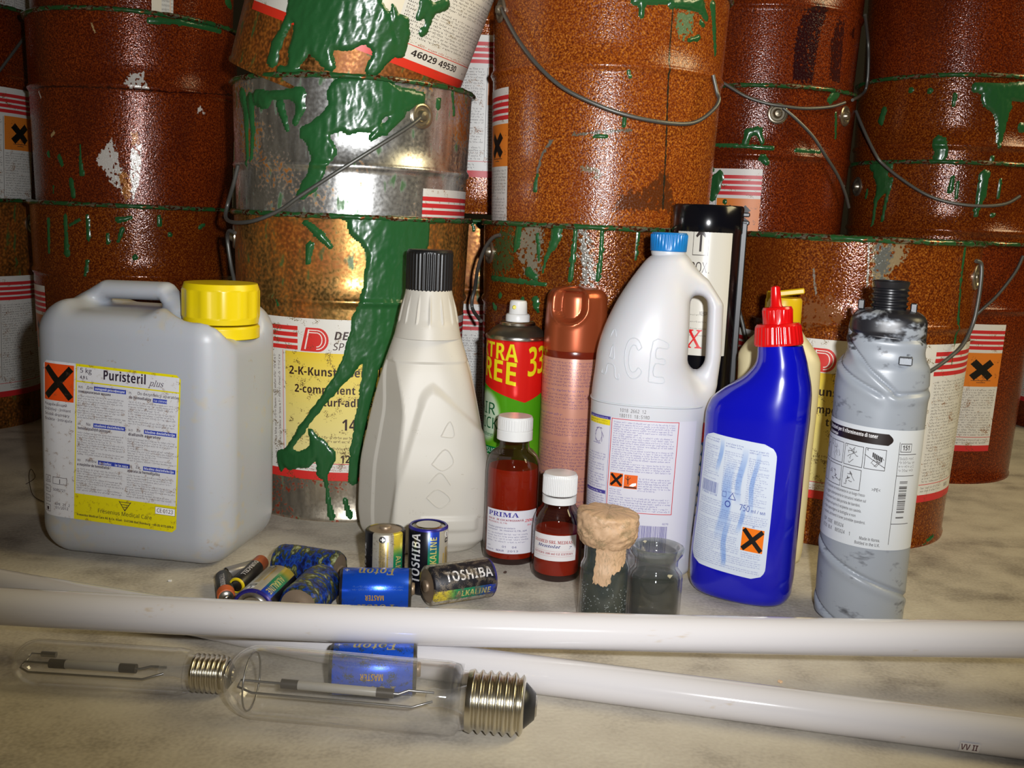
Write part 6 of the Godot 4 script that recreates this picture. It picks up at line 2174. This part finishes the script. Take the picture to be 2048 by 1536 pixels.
# Screw-based discharge lamp, base end at the origin, bulb along +y.
func lamp(label: String, a: Vector3, b: Vector3, o: Dictionary):
	var t := thing("discharge_lamp", label, "light bulb", a, 0.0, "clear discharge lamps")
	t.basis = facing(b - a, Vector3(0, 1, 0.3), 0.0)
	var R: float = o.r
	var L := (b - a).length()
	var rb: float = o.base_r
	var bl: float = o.base_l
	var ins: float = o.ins
	var y0 := ins + bl
	var mb := MB.new()
	lathe(mb, [Vector2(0, -0.0), Vector2(rb * 0.30, 0.0), Vector2(rb * 0.36, 0.0012)], 32)
	obj("contact", mb.mesh(), M.tin, t)
	mb = MB.new()
	lathe(mb, [Vector2(rb * 0.34, 0.001), Vector2(rb * 0.42, 0.0012), Vector2(rb * 0.72, ins), Vector2(rb * 0.74, ins + 0.001)], 40)
	obj("insulator", mb.mesh(), M.black, t)
	var sc := [Vector2(rb * 0.70, ins + 0.0002), Vector2(rb * 0.86, ins + 0.0008)]
	var n: int = o.threads
	var pit: float = bl * 0.86 / n
	for j in n * 8 + 1:
		var y := ins + 0.002 + pit * j / 8.0
		sc.append(Vector2(rb * (0.94 + 0.06 * cos(TAU * j / 8.0)) - (0.0 if j > 4 else 0.001), y))
	sc.append(Vector2(rb * 0.95, y0))
	mb = MB.new()
	surf(mb, 56, sc.size() - 1, func(u, v):
		var q: Vector2 = sc[int(round(v * (sc.size() - 1)))]
		var an: float = u * TAU - PI
		return Vector3(sin(an) * q.x, q.y + pit * u * 0.0, cos(an) * q.x), true)
	obj("screw_base", mb.mesh(), M.brass, t)
	var pr := [Vector2(rb * 0.9, y0 - 0.001), Vector2(rb * 0.94, y0 + 0.004), Vector2(R * 0.93, y0 + o.neck), Vector2(R, y0 + o.neck + 0.006)]
	pr.append(Vector2(R, L - R))
	for j in range(1, 15):
		var an := PI / 2 * j / 14.0
		pr.append(Vector2(R * cos(an), L - R + R * sin(an)))
	for j in range(pr.size() - 1, 3, -1):   # the inner face of the glass
		var q: Vector2 = pr[j]
		pr.append(Vector2(maxf(0.0, q.x - 0.0009), q.y - (0.0009 if j > 5 else 0.0)))
	pr.append(Vector2(R - 0.0009, y0 + o.neck + 0.008))
	obj("glass_bulb", turned(pr, 64), pane(rgb(225, 221, 208), 0.028, 0.02), t)
	var wire := mat(rgb(150, 148, 146), 0.3, 0.9)
	# stem press, frame wires and arc tube
	var st: float = y0 + o.neck + 0.004
	obj("stem", turned([Vector2(rb * 0.5, y0), Vector2(rb * 0.34, y0 + 0.008), Vector2(rb * 0.26, st + 0.006), Vector2(rb * 0.3, st + 0.012), Vector2(rb * 0.2, st + 0.016), Vector2(0, st + 0.017)], 24), pane(rgb(210, 210, 206), 0.1, 0.02), t)
	var w0: float = o.arc0
	var w1: float = o.arc1
	var off: float = o.off
	obj("support_wire", swept([Vector3(-off, st + 0.012, 0), Vector3(-R * o.frame, st + 0.024, 0), Vector3(-R * o.frame, L - R * 0.9, 0), Vector3(-R * o.frame * 0.6, L - R * 0.45, 0), Vector3(0.0, L - R * 0.45, 0.0), Vector3(0.0, w1, 0)], 0.0008, 8, 1), wire, t)
	obj("lead_wire", swept([Vector3(off, st + 0.012, 0), Vector3(off, w0 - 0.012, 0), Vector3(0, w0 - 0.006, 0), Vector3(0, w0, 0)], 0.0009, 8, 1), wire, t)
	obj("arc_tube", turned(v2([0.0, w0, o.ar * 0.7, w0, o.ar, w0 + 0.003, o.ar, w1 - 0.003, o.ar * 0.7, w1, 0.0, w1]), 24), mat(rgb(160, 156, 148), 0.35), t)
	for e in [[w0 - 0.003, w0 + 0.008], [w1 - 0.008, w1 + 0.003]]:
		obj("arc_tube_end", turned(v2([0.0, e[0], o.ar * 1.08, e[0], o.ar * 1.08, e[1], 0.0, e[1]]), 24), mat(rgb(84, 78, 72), 0.4, 0.5), t)
	var ring := []
	for j in 25:
		var an := TAU * j / 24
		ring.append(Vector3(sin(an) * R * 0.8, L - R * 0.75, cos(an) * R * 0.8))
	if o.has("ring"):
		obj("spring_wire", swept(ring, 0.0006, 6, 1), wire, t)
		var gm := blank(96, 48, Color(0.1, 0.1, 0.11, 0))
		for y in 48:
			for x in 96:
				gm.set_pixel(x, y, Color(0.1, 0.1, 0.11, 0.75 * (1.0 - smoothstep(0.2, 1.0, Vector2((x - 48) / 48.0, (y - 30) / 30.0).length()))))
		obj("getter_mirror", wrapped(R * 0.962, R * 0.976, -100, 60, y0 + o.neck * 0.5, y0 + o.neck + 0.016, 24, 6), printed(gm, 0.35, 0.4, {"transparency": BaseMaterial3D.TRANSPARENCY_ALPHA}), t)
	else:
		obj("getter", turned_at(v2([0.0, 0.0, 0.002, 0.0, 0.002, 0.010, 0.0, 0.010]), 12, Transform3D(Basis(), Vector3(R * 0.55, L - R * 1.6, 0))), wire, t)
		obj("getter_wire", swept([Vector3(0, L - R * 0.5, 0), Vector3(R * 0.55, L - R * 0.5, 0), Vector3(R * 0.55, L - R * 1.6, 0)], 0.0005, 6, 1), wire, t)


func lamps():
	lamp("large clear tubular lamp bulb with a big screw base, lying in front", Vector3(0.0248, 0.0196, -0.6100), Vector3(-0.1769, 0.0236, -0.6218), {"r": 0.0233, "base_r": 0.0198, "base_l": 0.037, "ins": 0.0075, "threads": 6, "neck": 0.006, "arc0": 0.095, "arc1": 0.162, "ar": 0.0029, "off": 0.004, "frame": 0.45, "ring": true})
	lamp("smaller clear tubular lamp bulb, its base end touching the larger bulb", Vector3(-0.1769, 0.0150, -0.6453), Vector3(-0.3272, 0.0157, -0.6504), {"r": 0.0155, "base_r": 0.0128, "base_l": 0.0235, "ins": 0.004, "threads": 6, "neck": 0.004, "arc0": 0.070, "arc1": 0.123, "ar": 0.0029, "off": 0.003, "frame": 0.62})


func litter():
	var m := mat(rgb(60, 48, 42), 0.7)
	var h := obj("thread", swept([Vector3(-0.5501, 0.0010, -1.1345), Vector3(-0.5483, 0.0040, -1.1529), Vector3(-0.5667, 0.0060, -1.1824), Vector3(-0.5564, 0.0030, -1.1554), Vector3(-0.5221, 0.0010, -1.0919), Vector3(-0.4950, 0.0010, -1.0641)], 0.0004, 6, 6), m)
	tag(h, "thin dark curled thread on the floor left of the jerrycan", "thread")
	var spots := [Vector3(-0.2899, 0.0000, -0.8512), Vector3(0.0012, 0.0000, -0.9100), Vector3(0.2043, 0.0000, -0.7028)]
	for k in 3:
		var mb := MB.new()
		box(mb, Vector3(0, 0.0008, 0), Vector3(0.0016, 0.0008, 0.0012), 0.0004, Transform3D(Basis(Vector3.UP, k * 1.1), spots[k]))
		var c := obj("crumb", mb.mesh(), mat([rgb(220, 218, 214), rgb(70, 50, 40), rgb(226, 190, 150)][k], 0.7))
		tag(c, ["white crumb on the bare floor between the jerrycan and front tube", "dark crumb on the floor beside the taller amber bottle", "tan crumb on the floor between the two long tubes"][k], "crumb")
